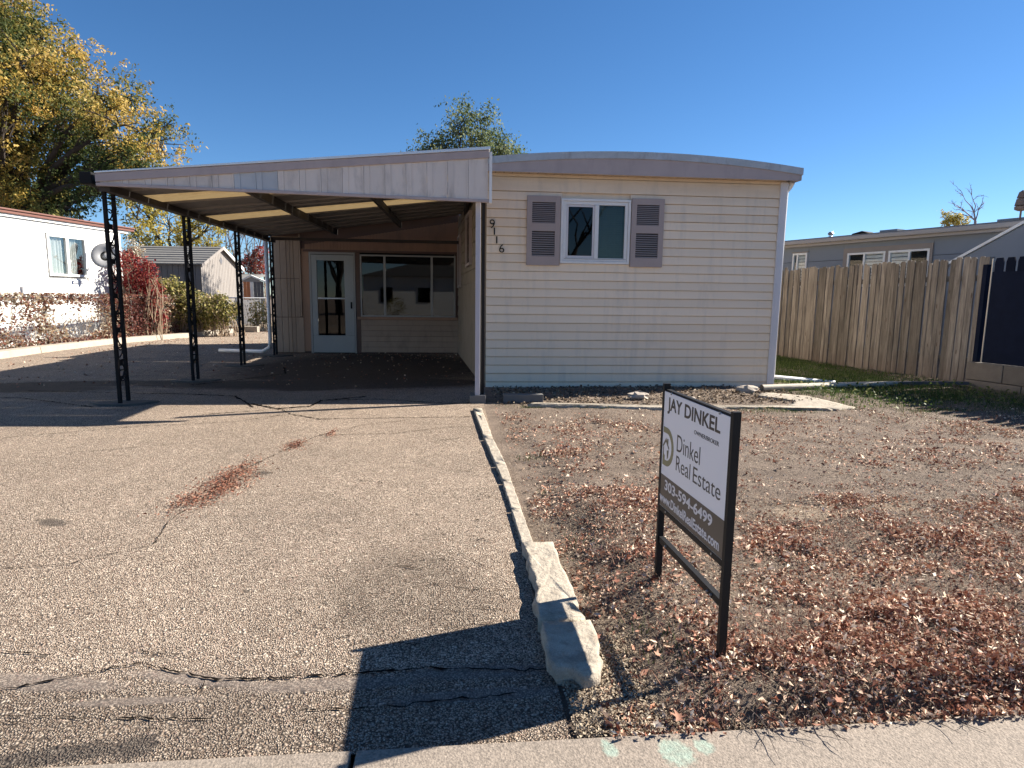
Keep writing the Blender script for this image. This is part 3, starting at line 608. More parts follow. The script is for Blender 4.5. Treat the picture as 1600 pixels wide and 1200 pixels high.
# clutter of pipes at the right corner
tag(MB().tube([(4.97, 9.32, .15), (5.06, 9.52, .12), (5.22, 9.54, .085), (6.05, 9.16, .04)], .042, 10).build('downspout_extension', M['white'], smooth=True), 'white downspout extension lying on the grass right of the house', 'downspout pipe')
pp = MB(); pp.tube([(4.5, 8.53, .055), (5.6, 8.76, .055), (6.95, 8.98, .05)], .05, 12, cap=False); pp.tube([(4.5, 8.53, .055), (6.95, 8.98, .05)], .038, 12, cap=False)
tag(pp.build('drain_pipe', simple('weathered pipe', (.42, .37, .29), .7, .2, 8, bump=.3), smooth=True), 'long tan round pipe with dark open end lying at the house corner', 'pipe')
tag(MB().box((0, 0, 0), (1.3, .09, .05)).build('dark_board', M['shed_dark']), 'dark weathered board lying on the grass below the wood fence', 'board').location = (6.95, 9.02, .03)

# ------------------------------------------------------------------ carport
car = thing('carport', 'metal carport with pale ribbed fascia and black scrollwork posts over the driveway', 'carport', (-4.016, 7.5, 0))
def C_(p): return (p[0]+4.016, p[1]-7.5, p[2])
def cz(x, y): return 2.525+(x+4)*(.089+.048*(y-7.5)/6.1)
pans = [7.53, 8.0, 8.46, 8.98, 9.62, 10.00, 10.40, 11.0, 11.6, 12.1, 12.6, 13.1, 13.62]
for i in range(len(pans)-1):
    y0, y1 = pans[i], pans[i+1]; y = i in (2, 6); mat = M['fibre'] if y else M['pan']; m = MB(); rib = .10
    for (xa, xb) in ((-4.05, -2.6), (-2.6, -1.2), (-1.2, .36)) if y else ((-4.05, .38),):
        if y and xb > 0: xb = .0 if i == 2 else .1
        prof = [(y0+.002, .055), (y0+.03, .0), (y1-rib-.03, .0), (y1-rib, .06), (y1-.002, .06)]
        for (ya, za), (yb, zb) in zip(prof[:-1], prof[1:]):
            q = [C_((xa, ya, cz(xa, ya)+za+.02)), C_((xb, ya, cz(xb, ya)+za+.02)), C_((xb, yb, cz(xb, yb)+zb+.02)), C_((xa, yb, cz(xa, yb)+zb+.02))]
            if y: m.add(q, [(0, 1, 2, 3)])
            else: m.hexa(q, [(a[0], a[1], a[2]+.003) for a in q])
    if y:
        xa = .0 if i == 2 else .1; q = [C_((xa, y0, cz(xa, y0)+.07)), C_((.38, y0, cz(.38, y0)+.07)), C_((.38, y1, cz(.38, y1)+.07)), C_((xa, y1, cz(xa, y1)+.07))]
        MB().hexa(q, [(a[0], a[1], a[2]+.003) for a in q]).build('roof_pan', M['pan'], car)
    o = m.build('roof_pan', mat, car)
    if y: o['label'] = 'translucent yellow fibreglass roof panel'
# beams along the drive
def beam(x, w, h, y0, y1, name='beam'):
    lo = [(x-w, y0), (x+w, y0), (x+w, y1), (x-w, y1)]
    MB().hexa([C_((a, b, cz(x, b)-h)) for a, b in lo], [C_((a, b, cz(x, b)+.015)) for a, b in lo]).build(name, M['beam'], car)
beam(-3.98, .06, .06, 7.53, 13.95, 'edge_beam'); beam(-2.55, .028, .10, 7.6, 13.6); beam(-1.20, .028, .10, 7.6, 13.6); beam(.18, .03, .1, 7.6, 13.6)
MB().box(C_((-4.19, 7.44, 2.53)), C_((-4.06, 13.9, 2.66))).build('gutter', M['black'], car, bevel=.01)
MB().box(C_((-4.03, 13.64, 2.50)), C_((.05, 13.72, 2.56))).build('rear_beam', M['beam'], car)
# fascia
def ztop(x): return 2.655+(x+4.0)*.0895
def zbot(x): return 2.512-(x+4.0)*.0155
pw = .2425
for i in range(18):
    a = -3.98+i*pw; b = min(a+pw-.003, .37); m = MB()
    for (xa, xb, y0) in ((a, a+.045, 7.452), (a+.045, a+.065, 7.449), (a+.065, b-.014, 7.458), (b-.014, b, 7.448)):
        if xb <= xa: continue
        za, zb = ztop(xa)-.082, ztop(xb)-.082
        if za < zbot(xa)+.03: za = zb = max(za, zbot(xa)+.031)
        lo = [(xa, y0, zbot(xa)+.03), (xb, y0, zbot(xb)+.03), (xb, 7.475, zbot(xb)+.03), (xa, 7.475, zbot(xa)+.03)]
        hi = [(xa, y0, za), (xb, y0, zb), (xb, 7.475, zb), (xa, 7.475, za)]
        m.hexa([C_(p) for p in lo], [C_(p) for p in hi])
    o = m.build('fascia_panel', M['blue_panel'] if i in (6, 7) else M['mauve_panel'], car)
    if i in (6, 7): o['label'] = 'bluish grey replacement fascia panel'
def strip(xa, xb, za, zb, ha, hb, y0, y1, name, mat):
    lo = [(xa, y0, za), (xb, y0, zb), (xb, y1, zb), (xa, y1, za)]; hi = [(xa, y0, za+ha), (xb, y0, zb+hb), (xb, y1, zb+hb), (xa, y1, za+ha)]
    return MB().hexa([C_(p) for p in lo], [C_(p) for p in hi]).build(name, mat, car, bevel=.003)
strip(-4.02, .385, ztop(-4.02)-.10, ztop(.385)-.093, .09, .085, 7.435, 7.49, 'fascia_board', M['mauve'])
strip(-4.02, .385, zbot(-4.02), zbot(.385), .034, .034, 7.44, 7.485, 'bottom_trim', M['mauve'])
strip(-4.02, .395, ztop(-4.02)-.006, ztop(.395)-.004, .018, .035, 7.425, 7.55, 'drip_edge', M['bright_metal'])
MB().box(C_((.387, 7.43, 2.44)), C_((.42, 7.50, 3.02))).build('end_trim', M['white'], car)
# top sheet above pans so the roof has an outer skin only at the front lip
for (y, lab) in ((7.59, 'scrollwork post nearest the street'), (9.64, 'second scrollwork post from the street'), (11.76, 'third scrollwork post from the street'), (13.86, 'scrollwork post beside the enclosed porch')):
    x = -4.016; pad = rough_slab('post_pad', [(x-.38, y+.05), (x-.2, y-.10), (x+.1, y-.12), (x+.33, y+.06), (x+.36, y+.18), (x+.05, y+.24), (x-.25, y+.2)], -.02, .018, int(y*10), M['pad'])
    pad.parent = car; pad.location = (4.016, -7.5, 0)
    p = MB().box(C_((x-.018, y-.02, .0)), C_((x+.018, y+.016, 2.5))).build('post', M['black'], car); p['label'] = lab
    MB().box(C_((x-.018, y+.165, .0)), C_((x+.018, y+.20, 2.5))).build('leg', M['black'], p)
    sc = MB(); z = .30; k = 0
    for zz in (.32, .40, .52, 2.16, 2.40): sc.box(C_((x-.008, y+.017, zz)), C_((x+.008, y+.164, zz+.016)))
    while z < 2.1:
        pts = []; sg = 1 if k % 2 else -1
        for j in range(22):
            t = j/21; ang = (t-.5)*math.pi*2.7
            pts.append(C_((x, y+.09+sg*.055*math.sin(ang)*(1-.25*abs(t-.5)), z+.36*t+.045*math.cos(ang*1.0)*(abs(t-.5)*2))))
        sc.tube(pts, .0085, 5)
        for e, s2_ in ((0, -1), (1, 1)):
            cpt = [C_((x, y+.09+sg*s2_*(.02+.035*(1-u/9))*math.cos(u*.75), z+.36*e+.03*s2_*math.sin(u*.75)*(1-u/12))) for u in range(10)]; sc.tube(cpt, .008, 5)
        sc.box(C_((x-.004, y+.05, z+.16)), C_((x+.004, y+.12, z+.22)))
        z += .40; k += 1
    sc.build('scroll', M['black'], p)
MB().box(C_((.235, 7.62, .10)), C_((.295, 7.68, 2.47))).build('post', simple('pale post paint', (.42, .41, .45), .5, .05, 4), car, bevel=.004)['label'] = 'square pale grey post at the house corner'
MB().box(C_((.315, 7.69, .0)), C_((.352, 7.73, 2.48))).build('post', M['black'], car)['label'] = 'thin black post beside the pale post'
MB().tube([C_(p) for p in ((-4.13, 13.95, 2.52), (-4.13, 13.98, .35), (-4.15, 14.0, .18), (-4.35, 14.1, .08), (-5.5, 14.7, .05))], .042, 8).build('downspout', M['white'], car, smooth=True)

# ------------------------------------------------------------------ enclosed porch at the end of the carport
PY = 14.6
por = thing('enclosed_porch', 'tan enclosed porch with white storm door and wide dark window under the carport', 'porch', (-4.2, PY, 0))
def Q(x, y, z): return (x+4.2, y, z)
def pb(name, x0, x1, z0, z1, y0, y1, mat, parent=None, bevel=0): return MB().box(Q(x0, y0, z0), Q(x1, y1, z1)).build(name, M[mat], parent or por, bevel=bevel)
pb('wall', -4.18, -3.36, .0, 3.3, .03, .10, 'brown_trim'); 
wl = MB(); wl.box(Q(-3.36, .03, 2.35), Q(.08, .1, 3.5)).box(Q(-2.22, .03, 0), Q(.08, .1, .85)).box(Q(-.02, .03, .85), Q(.08, .1, 2.35)); wl.build('wall', M['brown_trim'], por)
for t_, (z0, z1, xr) in enumerate(((.02, .83, -3.53), (.845, 1.715, -3.60), (1.73, 2.66, -3.60))):
    e = [-4.19, -4.02, -3.88, -3.80, -3.72, xr] if t_ else [-4.19, -4.02, -3.88, -3.80, -3.71, xr]
    for a, b in zip(e[:-1], e[1:]):
        o = pb('wall_board', a+.004, b-.004, z0, z1, -.012-.004*random.random(), .028, 'tan_board')
    pb('board_cap', -4.19, xr, z1, z1+.013, -.02, .028, 'brown_trim')
pb('corner_post', -3.595, -3.56, .86, 2.72, -.03, .028, 'tan_board'); pb('wall_panel', -3.55, -3.385, .05, 2.40, -.002, .028, 'tan_wall')
# door
dr = pb('door', -3.325, -2.375, .02, .42, -.03, .02, 'storm_door', bevel=.004)
for a in ((-3.325, -3.205, .423, 2.27), (-2.585, -2.375, .423, 2.27), (-3.203, -2.587, 2.145, 2.27)): pb('door_rail', *a, -.03, .02, 'storm_door', dr)
pb('cross_bar', -3.20, -2.59, 1.265, 1.295, -.034, .0, 'white', dr); pb('pane', -3.2, -2.59, .425, 1.263, -.008, -.004, 'glass_dark', dr); pb('pane', -3.2, -2.59, 1.297, 2.143, -.008, -.004, 'glass_dark', dr)
MB().box(Q(-2.45, -.06, 1.05), Q(-2.42, -.031, 1.20)).build('handle', M['black'], dr); 
fr = MB(); fr.box(Q(-3.375, -.035, 0), Q(-3.33, .028, 2.33)).box(Q(-2.37, -.035, 0), Q(-2.335, .028, 2.33)).box(Q(-3.33, -.035, 2.285), Q(-2.37, .028, 2.33)); fr.build('door_frame', M['porch_trim'], por)
pb('door_jamb', -2.33, -2.235, 0, 2.33, -.02, .028, 'brown_trim')
# big window
wo = MB(); x0, x1, z0, z1 = -2.225, -.02, .865, 2.295; w = .035
wo.box(Q(x0, -.03, z0), Q(x1, .05, z0+w)).box(Q(x0, -.03, z1-w), Q(x1, .05, z1)).box(Q(x0, -.03, z0+w), Q(x0+w, .05, z1-w)).box(Q(x1-w, -.03, z0+w), Q(x1, .05, z1-w))
win2 = wo.build('window', M['porch_trim'], por)
for x in (-1.69, -.60): pb('mullion', x, x+.05, z0+w, z1-w, -.026, .045, 'porch_trim', win2)
for a, b in ((-2.19, -1.692), (-1.638, -.602), (-.548, -.056)): pb('pane', a, b, z0+w, z1-w, .0, .004, 'glass_dark', win2)
pb('notice', -2.10, -1.87, .925, 1.045, .012, .015, 'card', win2)
pb('sill', -2.30, .03, .80, .862, -.05, .028, 'tan_wall', bevel=.004); pb('header', -3.50, .06, 2.335, 2.385, -.04, .028, 'brown_trim')
for i in range(6): MB().prism([(-.022, .03+i*.128), (-.006, .03+i*.128+.122), (.028, .03+i*.128+.122), (.028, .03+i*.128)], 0, -2.23+4.2, .05+4.2).build('siding_board', M['tan_board'], por)
gp = MB(); x = -3.46
while x < .05:
    zt = 2.50+(x+3.46)*.166; gp.box(Q(x, -.014, 2.386), Q(x+.055, .028, zt)).box(Q(x+.055, -.004, 2.386), Q(x+.075, .028, zt)); x += .075
gp.build('gable_panel', M['tan_wall'], por)
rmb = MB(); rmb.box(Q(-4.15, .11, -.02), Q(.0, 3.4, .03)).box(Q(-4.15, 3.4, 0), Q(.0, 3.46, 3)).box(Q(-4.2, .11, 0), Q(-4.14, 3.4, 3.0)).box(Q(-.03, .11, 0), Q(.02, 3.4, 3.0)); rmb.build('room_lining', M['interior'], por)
MB().hexa([Q(-4.25, -.9, 2.66), Q(.05, -.9, 3.24), Q(.05, 3.6, 3.24), Q(-4.25, 3.6, 2.66)], [Q(-4.25, -.9, 2.72), Q(.05, -.9, 3.30), Q(.05, 3.6, 3.30), Q(-4.25, 3.6, 2.72)]).build('roof', M['dark_under'], por)

# ------------------------------------------------------------------ for sale sign
loc, rz = frame((.96, 2.669), (.985, 2.017)); sg = thing('yard_sign', 'real estate sign on a black steel frame standing in the leafy yard', 'sign', (.96*.939, 2.669*.939, .08), rz); sg.scale = (.939, .939, .939)
# local x from far post to near post; the printed face looks to local -y
def sb(name, a, b, mat, parent=None, bevel=0): return MB().box(a, b).build(name, M[mat], parent or sg, bevel=bevel)
# A -> B direction points towards the camera (-Y); left of it is +X, so the camera side is local -y
sb('post', (-.011, -.0185, -.12), (.0095, .011, .937), 'sign_black'); sb('post', (.6345, -.0185, -.12), (.655, .011, .925), 'sign_black')
sb('top_rail', (.0125, -.010, .894), (.6315, .010, .912), 'sign_black'); sb('bottom_rail', (.0125, -.0176, .346), (.6315, .010, .3705), 'sign_black'); sb('cross_bar', (.0125, -.012, .186), (.6315, .012, .214), 'sign_black')
for x, z in ((.10, .20), (.53, .2), (.56, .2), (.09, .902), (.55, .902), (.09, .36), (.55, .36)): MB().tube([(x, -.0125, z), (x, -.020, z)], .005, 8).build('bolt', M['galv'], sg)
pn = sb('panel', (.0, -.016, .3560), (.634, -.0125, .903), 'sign_white')
sb('banner', (.0005, -.0168, .372), (.6335, -.0162, .520), 'sign_dark', pn)
YF = -.0170
text_mesh('JAY DINKEL', M['ink'], pn, .052, .560, .808, .884, -.0162, bold=.022)
text_mesh('OWNER/BROKER', M['ink'], pn, .340, .556, .778, .795, -.0162, bold=.01)
text_mesh('Dinkel', M['ink'], pn, .175, .405, .665, .738, -.0162, bold=-.004)
text_mesh('Real', M['ink'], pn, .175, .322, .580, .646, -.0162, bold=-.004); text_mesh('Estate', M['ink'], pn, .350, .590, .580, .646, -.0162, bold=-.004)
text_mesh('303-594-6499', M['ink_white'], pn, .062, .540, .458, .506, YF, bold=.022)
text_mesh('www.DinkelRealEstate.com', M['ink_white'], pn, .010, .604, .392, .436, YF, bold=.022)
# the round D mark with a little house inside
lg = MB(); t = .022; out = []; inn = []
cx, cz_, ro, ri = .062, .655, .088, .062
po = [(-.0+.018, .743), (.062, .743)]+[(cx+ro*.9*math.sin(a), cz_+ro*math.cos(a)) for a in [math.pi*i/14 for i in range(1, 14)]]+[(.062, .567), (.020, .567), (.020, .625)]
pi_ = [(.018, .717), (.062, .717)]+[(cx+ri*.9*math.sin(a), cz_+ri*math.cos(a)) for a in [math.pi*i/14 for i in range(1, 14)]]+[(.062, .593), (.044, .593), (.044, .612)]
for i in range(len(po)-1):
    a, b, c, d_ = po[i], po[i+1], pi_[i+1], pi_[i]; lo = [(a[0], -.0161, a[1]), (b[0], -.0161, b[1]), (c[0], -.0161, c[1]), (d_[0], -.0161, d_[1])]
    lg.hexa(lo, [(p[0], -.0167, p[2]) for p in lo])
lg.build('logo', M['olive'], pn)
l2 = MB(); l2.prism([(.016, .655), (.052, .695), (.066, .681), (.066, .695), (.078, .695), (.078, .668), (.092, .655), (.086, .648), (.052, .678), (.022, .648)], 1, -.0168, -.0161)
l2.prism([(.022, .646), (.030, .652), (.030, .600), (.022, .592)], 1, -.0168, -.0161).prism([(.066, .64), (.086, .646), (.082, .612), (.072, .60)], 1, -.0168, -.0161); l2.build('logo_house', M['olive_dark'], pn)

# ------------------------------------------------------------------ wood fence, block wall, navy fence
loc, rz = frame((8.4, 9.2), (7.72, 14.07)); wf = thing('wood_fence', 'weathered grey brown wood plank fence right of the house', 'fence', loc, rz)
s = -.03; rr_ = random.Random(4); proto = {}
while s < 9.5:
    w = rr_.choice((.085, .10, .115, .135)); 
    if w not in proto:
        m = MB(); m.prism([(0, 0), (w-.006, 0), (w-.006, 2.0), (w-.022, 2.03), (.016, 2.03), (0, 2.0)], 1, 0, .018)
        me = bpy.data.meshes.new('plank'); me.from_pydata(m.v, [], m.f); me.materials.append(M['fence_wood']); proto[w] = me
    shared('plank', proto[w], wf, (s, rr_.uniform(-.016, .010), .02+rr_.gauss(0, .012)), (0, rr_.gauss(0, .007), 0), (1, 1, 1.017+rr_.gauss(0, .006)))
    s += w+rr_.uniform(.001, .014)
for z in (.35, 1.7): MB().box((0, -.075, z), (9.4, -.03, z+.09)).build('rail', M['fence_wood'], wf)
for s in (0.02, 2.4, 4.8, 7.2): MB().box((s, -.15, 0), (s+.09, -.076, 2.0)).build('post', M['fence_wood'], wf)
MB().box((-.125, -.09, .2), (-.04, .012, 2.07)).build('end_post', M['fence_wood'], wf)
loc, rz = frame((8.4, 9.2), (8.53, 8.2)); bw = thing('block_wall', 'low grey cinder block wall in two courses under the navy fence', 'wall', loc, rz)
for c, (z0, z1) in enumerate(((-.15, .108), (.118, .395))):
    s = .02 if c else .02
    while s < 4.3:
        e = s+(.60 if c else .60); 
        if not c and s == .02: e = s+.9
        MB().box((s, -.10, z0), (e-.012, .10+.0, z1)).build('block', M['block'], bw, bevel=.008); s = e
nf = thing('navy_fence', 'dark navy painted picket fence standing on the cinder block wall', 'fence', loc, rz)
pk = MB(); pk.prism([(0, .40), (.135, .40), (.135, 1.98), (.115, 2.045), (.02, 2.045), (0, 1.98)], 1, 0, .02); pme = bpy.data.meshes.new('picket'); pme.from_pydata(pk.v, [], pk.f); pme.materials.append(M['navy'])
s = .205; i = 0
while s < 4.3: shared('picket', pme, nf, (s, 0, 0), (0, 0, 0), (1, 1, 1)); s += .178
MB().box((.2, -.022, .40), (4.3, -.002, 1.83)).build('backing', M['navy'], nf)
MB().box((.06, -.05, .40), (.13, .03, 1.95)).build('post', M['navy'], nf); MB().box((.165, -.01, .40), (.18, .006, 2.04)).build('edge_strip', M['galv'], nf)

# ------------------------------------------------------------------ right neighbour
loc, rz = frame((9.5, 18.11), (12.03, 12.26)); rh = thing('blue_house', 'blue grey single storey house with taupe gutter behind the wood fence', 'house', loc, rz)
def nb(name, a, b, mat, parent=None, bevel=0): return MB().box(a, b).build(name, M[mat], parent or rh, bevel=bevel)
# local x towards the camera, local -y faces us? A->B heads -Y/+X, left normal is +X : so the wall face is local -y
wy = .28
for z0, z1, a in ((0, .9, None), (.9, 1.7, None), (1.7, 2.50, None), (2.505, 3.0, None)):
    for x0, x1 in ((-3, .62), (1.12, 2.22), (4.50, 12)):
        nb('siding_sheet', (x0, wy, z0), (x1-.004, wy+.05, z1-.006), 'slate')
for x0, x1 in ((.62, 1.12), (2.22, 4.50)): nb('siding_sheet', (x0, wy, 0), (x1-.004, wy+.05, 1.75), 'slate'); nb('siding_sheet', (x0, wy, 2.80), (x1-.004, wy+.05, 3.0), 'slate')
nb('wall', (-3, wy+.052, 0), (12, wy+.4, 1.7), 'slate'); nb('wall', (-3, wy+3, 0), (12, wy+3.2, 3), 'interior')
nb('gutter', (-3, -.10, 2.985), (12, .03, 3.10), 'gutter', bevel=.02); nb('fascia', (-3, .032, 2.92), (12, .06, 3.08), 'gutter'); nb('soffit', (-3, .06, 2.93), (12, wy+.05, 2.945), 'gutter')
MB().hexa([(-3, -.06, 3.09), (12, -.06, 3.09), (12, 3, 3.42), (-3, 3, 3.42)], [(-3, -.06, 3.125), (12, -.06, 3.125), (12, 3, 3.46), (-3, 3, 3.46)]).build('roof', M['shingle'], rh)
def nwin(x0, x1, z0, z1, split, blind):
    f = MB(); w = .05; f.box((x0, wy-.03, z0), (x1, wy+.04, z0+w)).box((x0, wy-.03, z1-w), (x1, wy+.04, z1)).box((x0, wy-.03, z0+w), (x0+w, wy+.04, z1-w)).box((x1-w, wy-.03, z0+w), (x1, wy+.04, z1-w)).box((split-.025, wy-.025, z0+w), (split+.025, wy+.03, z1-w))
    fo = f.build('window', M['white_paint'], rh)
    MB().box((x0+w, wy+.0, z0+w), (split-.026, wy+.004, z1-w)).build('pane', M['glass_clear'], fo); MB().box((split+.026, wy+.0, z0+w), (x1-w, wy+.004, z1-w)).build('pane', M['glass_clear'], fo)
    b = MB(); a0, a1 = (x0+w, split) if blind == 0 else (split, x1-w)
    for i in range(int((z1-z0)/.09)): z = z0+.03+i*.09; b.box((a0, wy+.02, z), (a1, wy+.026, z+.075))
    b.build('blind', M['white_paint'], fo)
nwin(.62, 1.10, 1.76, 2.76, .78, 1); nwin(2.33, 3.36, 1.76, 2.67, 2.80, 1); nwin(3.44, 4.43, 1.76, 2.67, 3.95, 0)
tr_ = MB(); tr_.box((2.22, wy-.035, 2.675), (4.50, wy+.0, 2.80)).box((2.22, wy-.035, 1.7), (2.325, wy, 2.674)).box((4.435, wy-.035, 1.7), (4.50, wy, 2.674)).box((3.365, wy-.03, 1.7), (3.435, wy, 2.674)); tr_.build('window_trim', M['taupe'], rh)
MB().box((.60, wy-.034, 2.762), (1.14, wy, 2.80)).build('window_trim', M['taupe'], rh)
def ventcap(x, z, kind):
    if kind == 'round':
        m = MB(); m.tube([(x, .5, 3.1), (x, .5, z+.05)], .03, 8); m.tube([(x, .5, z+.05), (x, .5, z+.10)], [.085, .05], 10); m.tube([(x, .5, z+.12), (x, .5, z+.17), (x, .5, z+.22)], [.05, .085, .05], 10); m.build('vent', M['galv'], rh)
ventcap(1.62, 3.10, 'round')
MB().prism([(2.30, 3.14), (2.84, 3.14), (2.84, 3.17), (2.62, 3.25), (2.36, 3.20)], 1, .35, .75).build('vent', M['black'], rh)
MB().box((3.10, .35, 3.15), (3.55, .7, 3.22)).build('vent', M['slate'], rh); MB().box((5.75, .3, 3.13), (7.4, .9, 3.215)).build('vent', M['slate'], rh)
ch = MB(); ch.tube([(6.25, .12, 3.15), (6.25, .12, 3.33)], .02, 8); ch.tube([(6.25, .12, 3.33), (6.25, .12, 3.36), (6.25, .12, 3.42)], [.06, .12, .125], 12); ch.tube([(6.25, .12, 3.44), (6.25, .12, 3.58)], [.125, .10], 12); ch.tube([(6.25, .12, 3.60), (6.25, .12, 3.72), (6.25, .12, 3.76)], [.10, .07, .02], 12)
ch.build('flue', M['rust'], rh)
gb = MB(); gb.hexa([(5.35, -.9, 2.14), (7.0, -.9, 3.10), (7.0, wy, 3.10), (5.35, wy, 2.14)], [(5.35, -.9, 2.20), (7.0, -.9, 3.16), (7.0, wy, 3.16), (5.35, wy, 2.20)]); gb.build('porch_rake', M['white_paint'], rh)
MB().prism([(5.45, .5), (7.0, .5), (7.0, 3.08), (5.45, 2.18)], 1, -.86, -.80).build('porch_wall', M['slate'], rh)

# ------------------------------------------------------------------ left neighbour
loc, rz = frame((-11.86, 11), (-9.84, 19.93)); lh = thing('white_house', 'white lap sided house with rust red roof edge beyond the vine covered fence', 'house', loc, rz)
def lb(name, a, b, mat, parent=None, bevel=0): return MB().box(a, b).build(name, M[mat], parent or lh, bevel=bevel)
# A->B heads +Y, left is -X: our side is local -y
ed = [0, .42, .84, 1.26, 1.47, 1.68, 1.89, 2.10, 2.31, 2.52, 2.86, 3.12]
for i, (z0, z1) in enumerate(zip(ed[:-1], ed[1:])):
    segs = ((-3, 6.13), (7.40, 8.60)) if (z1 > 1.76 and z0 < 2.86) else ((-3, 6.7), (6.705, 8.60))
    for a, b in segs: MB().prism([(-.012, z0), (-.002, z1-.004), (.03, z1-.004), (.03, z0)], 0, a, b).build('siding_board', M['white_paint'], lh)
lb('wall', (-3, .032, 0), (6.13, .1, 3.12), 'white_paint'); lb('wall', (7.4, .032, 0), (8.6, .1, 3.12), 'white_paint'); lb('wall', (8.56, .1, 0), (8.6, 6, 3.12), 'white_paint'); lb('wall', (6.13, .032, 0), (7.4, .1, 1.75), 'white_paint')
lb('corner_trim', (8.601, -.02, 0), (8.66, .1, 3.12), 'white_paint')
lb('eave_board', (-3, -.05, 3.125), (8.95, .1, 3.19), 'white_paint'); lb('fascia', (-3, -.10, 3.195), (9.15, -.06, 3.285), 'red_fascia', bevel=.01); lb('gutter_lip', (-3, -.13, 3.27), (9.16, -.09, 3.31), 'red_fascia', bevel=.008)
MB().hexa([(-3, -.08, 3.286), (9.16, -.08, 3.286), (9.16, 6.5, 3.5), (-3, 6.5, 3.5)], [(-3, -.08, 3.315), (9.16, -.08, 3.315), (9.16, 6.5, 3.53), (-3, 6.5, 3.53)]).build('roof', M['shingle'], lh)
lb('soffit', (-3, -.06, 3.195), (9.1, .1, 3.21), 'white_paint'); lb('soffit_end', (8.62, .1, 3.13), (9.1, 6, 3.2), 'white_paint')
f = MB(); x0, x1, z0, z1, w = 6.15, 7.38, 1.77, 2.84, .06
f.box((x0, -.04, z0), (x1, .04, z0+w)).box((x0, -.04, z1-w), (x1, .04, z1)).box((x0, -.04, z0+w), (x0+w, .04, z1-w)).box((x1-w, -.04, z0+w), (x1, .04, z1-w)).box((6.72, -.035, z0+w), (6.80, .03, z1-w))
fo = f.build('window', M['white_paint'], lh); MB().box((x0+w, .0, z0+w), (6.72, .004, z1-w)).build('pane', M['glass_clear'], fo); MB().box((6.80, .0, z0+w), (x1-w, .004, z1-w)).build('pane', M['glass_clear'], fo)
for a, b, nm in ((6.24, 6.68, 0), (6.78, 7.12, 1)):
    c = MB(); n = 14
    for i in range(n): xa, xb = a+(b-a)*i/n, a+(b-a)*(i+1)/n; ya, yb = .055+.02*math.sin(i*1.9), .055+.02*math.sin((i+1)*1.9); c.add([(xa, ya, z0), (xb, yb, z0), (xb, yb, z1), (xa, ya, z1)], [(0, 1, 2, 3)])
    c.build('curtain', M['curtain'], fo)
lb('room_lining', (5.5, .9, 1.2), (8.2, .95, 3), 'interior'); lb('electric_box', (5.32, -.07, 1.30), (5.47, -.013, 1.48), 'trim_grey')
# satellite dish on the white house
ds = thing('satellite_dish', 'grey round satellite dish on the corner of the white house above the red bush', 'satellite dish', (-9.72, 18.2, 2.36))
m = MB(); k = 24; vs = [(0, 0, 0)]
for r_, dz in ((.13, .007), (.24, .025), (.34, .06)): vs += [(r_*math.cos(2*math.pi*j/k), r_*1.08*math.sin(2*math.pi*j/k), dz) for j in range(k)]
fs = [(0, 1+j, 1+(j+1) % k) for j in range(k)]+[(1+a*k+j, 1+a*k+(j+1) % k, 1+(a+1)*k+(j+1) % k, 1+(a+1)*k+j) for a in range(2) for j in range(k)]
m.add(vs, [q[::-1] for q in fs]); dd = m.build('reflector', M['dish'], ds, smooth=True); so2 = dd.modifiers.new('s', 'SOLIDIFY'); so2.thickness = .012
dd.rotation_euler = Vector((.25, -.9, .35)).to_track_quat('Z', 'Y').to_euler()
MB().tube([(0, 0, 0), (-.15, .05, -.15), (-.35, .1, -.22)], .022, 8).build('arm', M['galv'], ds); MB().tube([(.02, -.02, -.33), (.35, -.28, -.05)], .012, 6).build('feed_arm', M['galv'], ds)
MB().tube([(.35, -.28, -.05), (.30, -.24, .0)], .03, 8).build('feed_horn', M['galv'], ds)

# ------------------------------------------------------------------ chain link fence with vines
loc, rz = frame((-9.9, 14), (-8.8, 22)); cf = thing('chain_link_fence', 'galvanised chain link fence overgrown with vines along the driveway kerb', 'fence', loc, rz)
MB().tube([(-5, 0, 1.21), (13.5, 0, 1.24)], .022, 8).build('top_rail', M['galv'], cf)
for s in (-4.6, -1.55, 1.45, 4.5, 7.55, 10.6, 13.5): MB().tube([(s, 0, 0), (s, 0, 1.26)], .03, 8).build('post', M['galv'], cf)
cm = MB(); st = .085; z0, z1 = .05, 1.20; wire = .0028
for i in range(int(18.5/st)+14):
    s0 = -5+i*st
    for sgn in (1, -1):
        a = s0 if sgn > 0 else s0; b = a+sgn*(z1-z0); ya = .004*sgn
        if max(a, b) > 13.5 or min(a, b) < -5: continue
        cm.add([(a-wire, ya, z0), (a+wire, ya, z0), (b+wire, ya, z1), (b-wire, ya, z1), (a, ya+.003, z0), (b, ya+.003, z1)], [(0, 1, 2, 3), (0, 3, 5, 4), (1, 4, 5, 2)])
tag(cm.build('wire_mesh', M['galv'], cf), kind='stuff')
cr, sr = math.cos(rz), math.sin(rz)
def floc(s, y, z): return np.stack([-9.9+s*cr-y*sr, 14+s*sr+y*cr, z], 1)
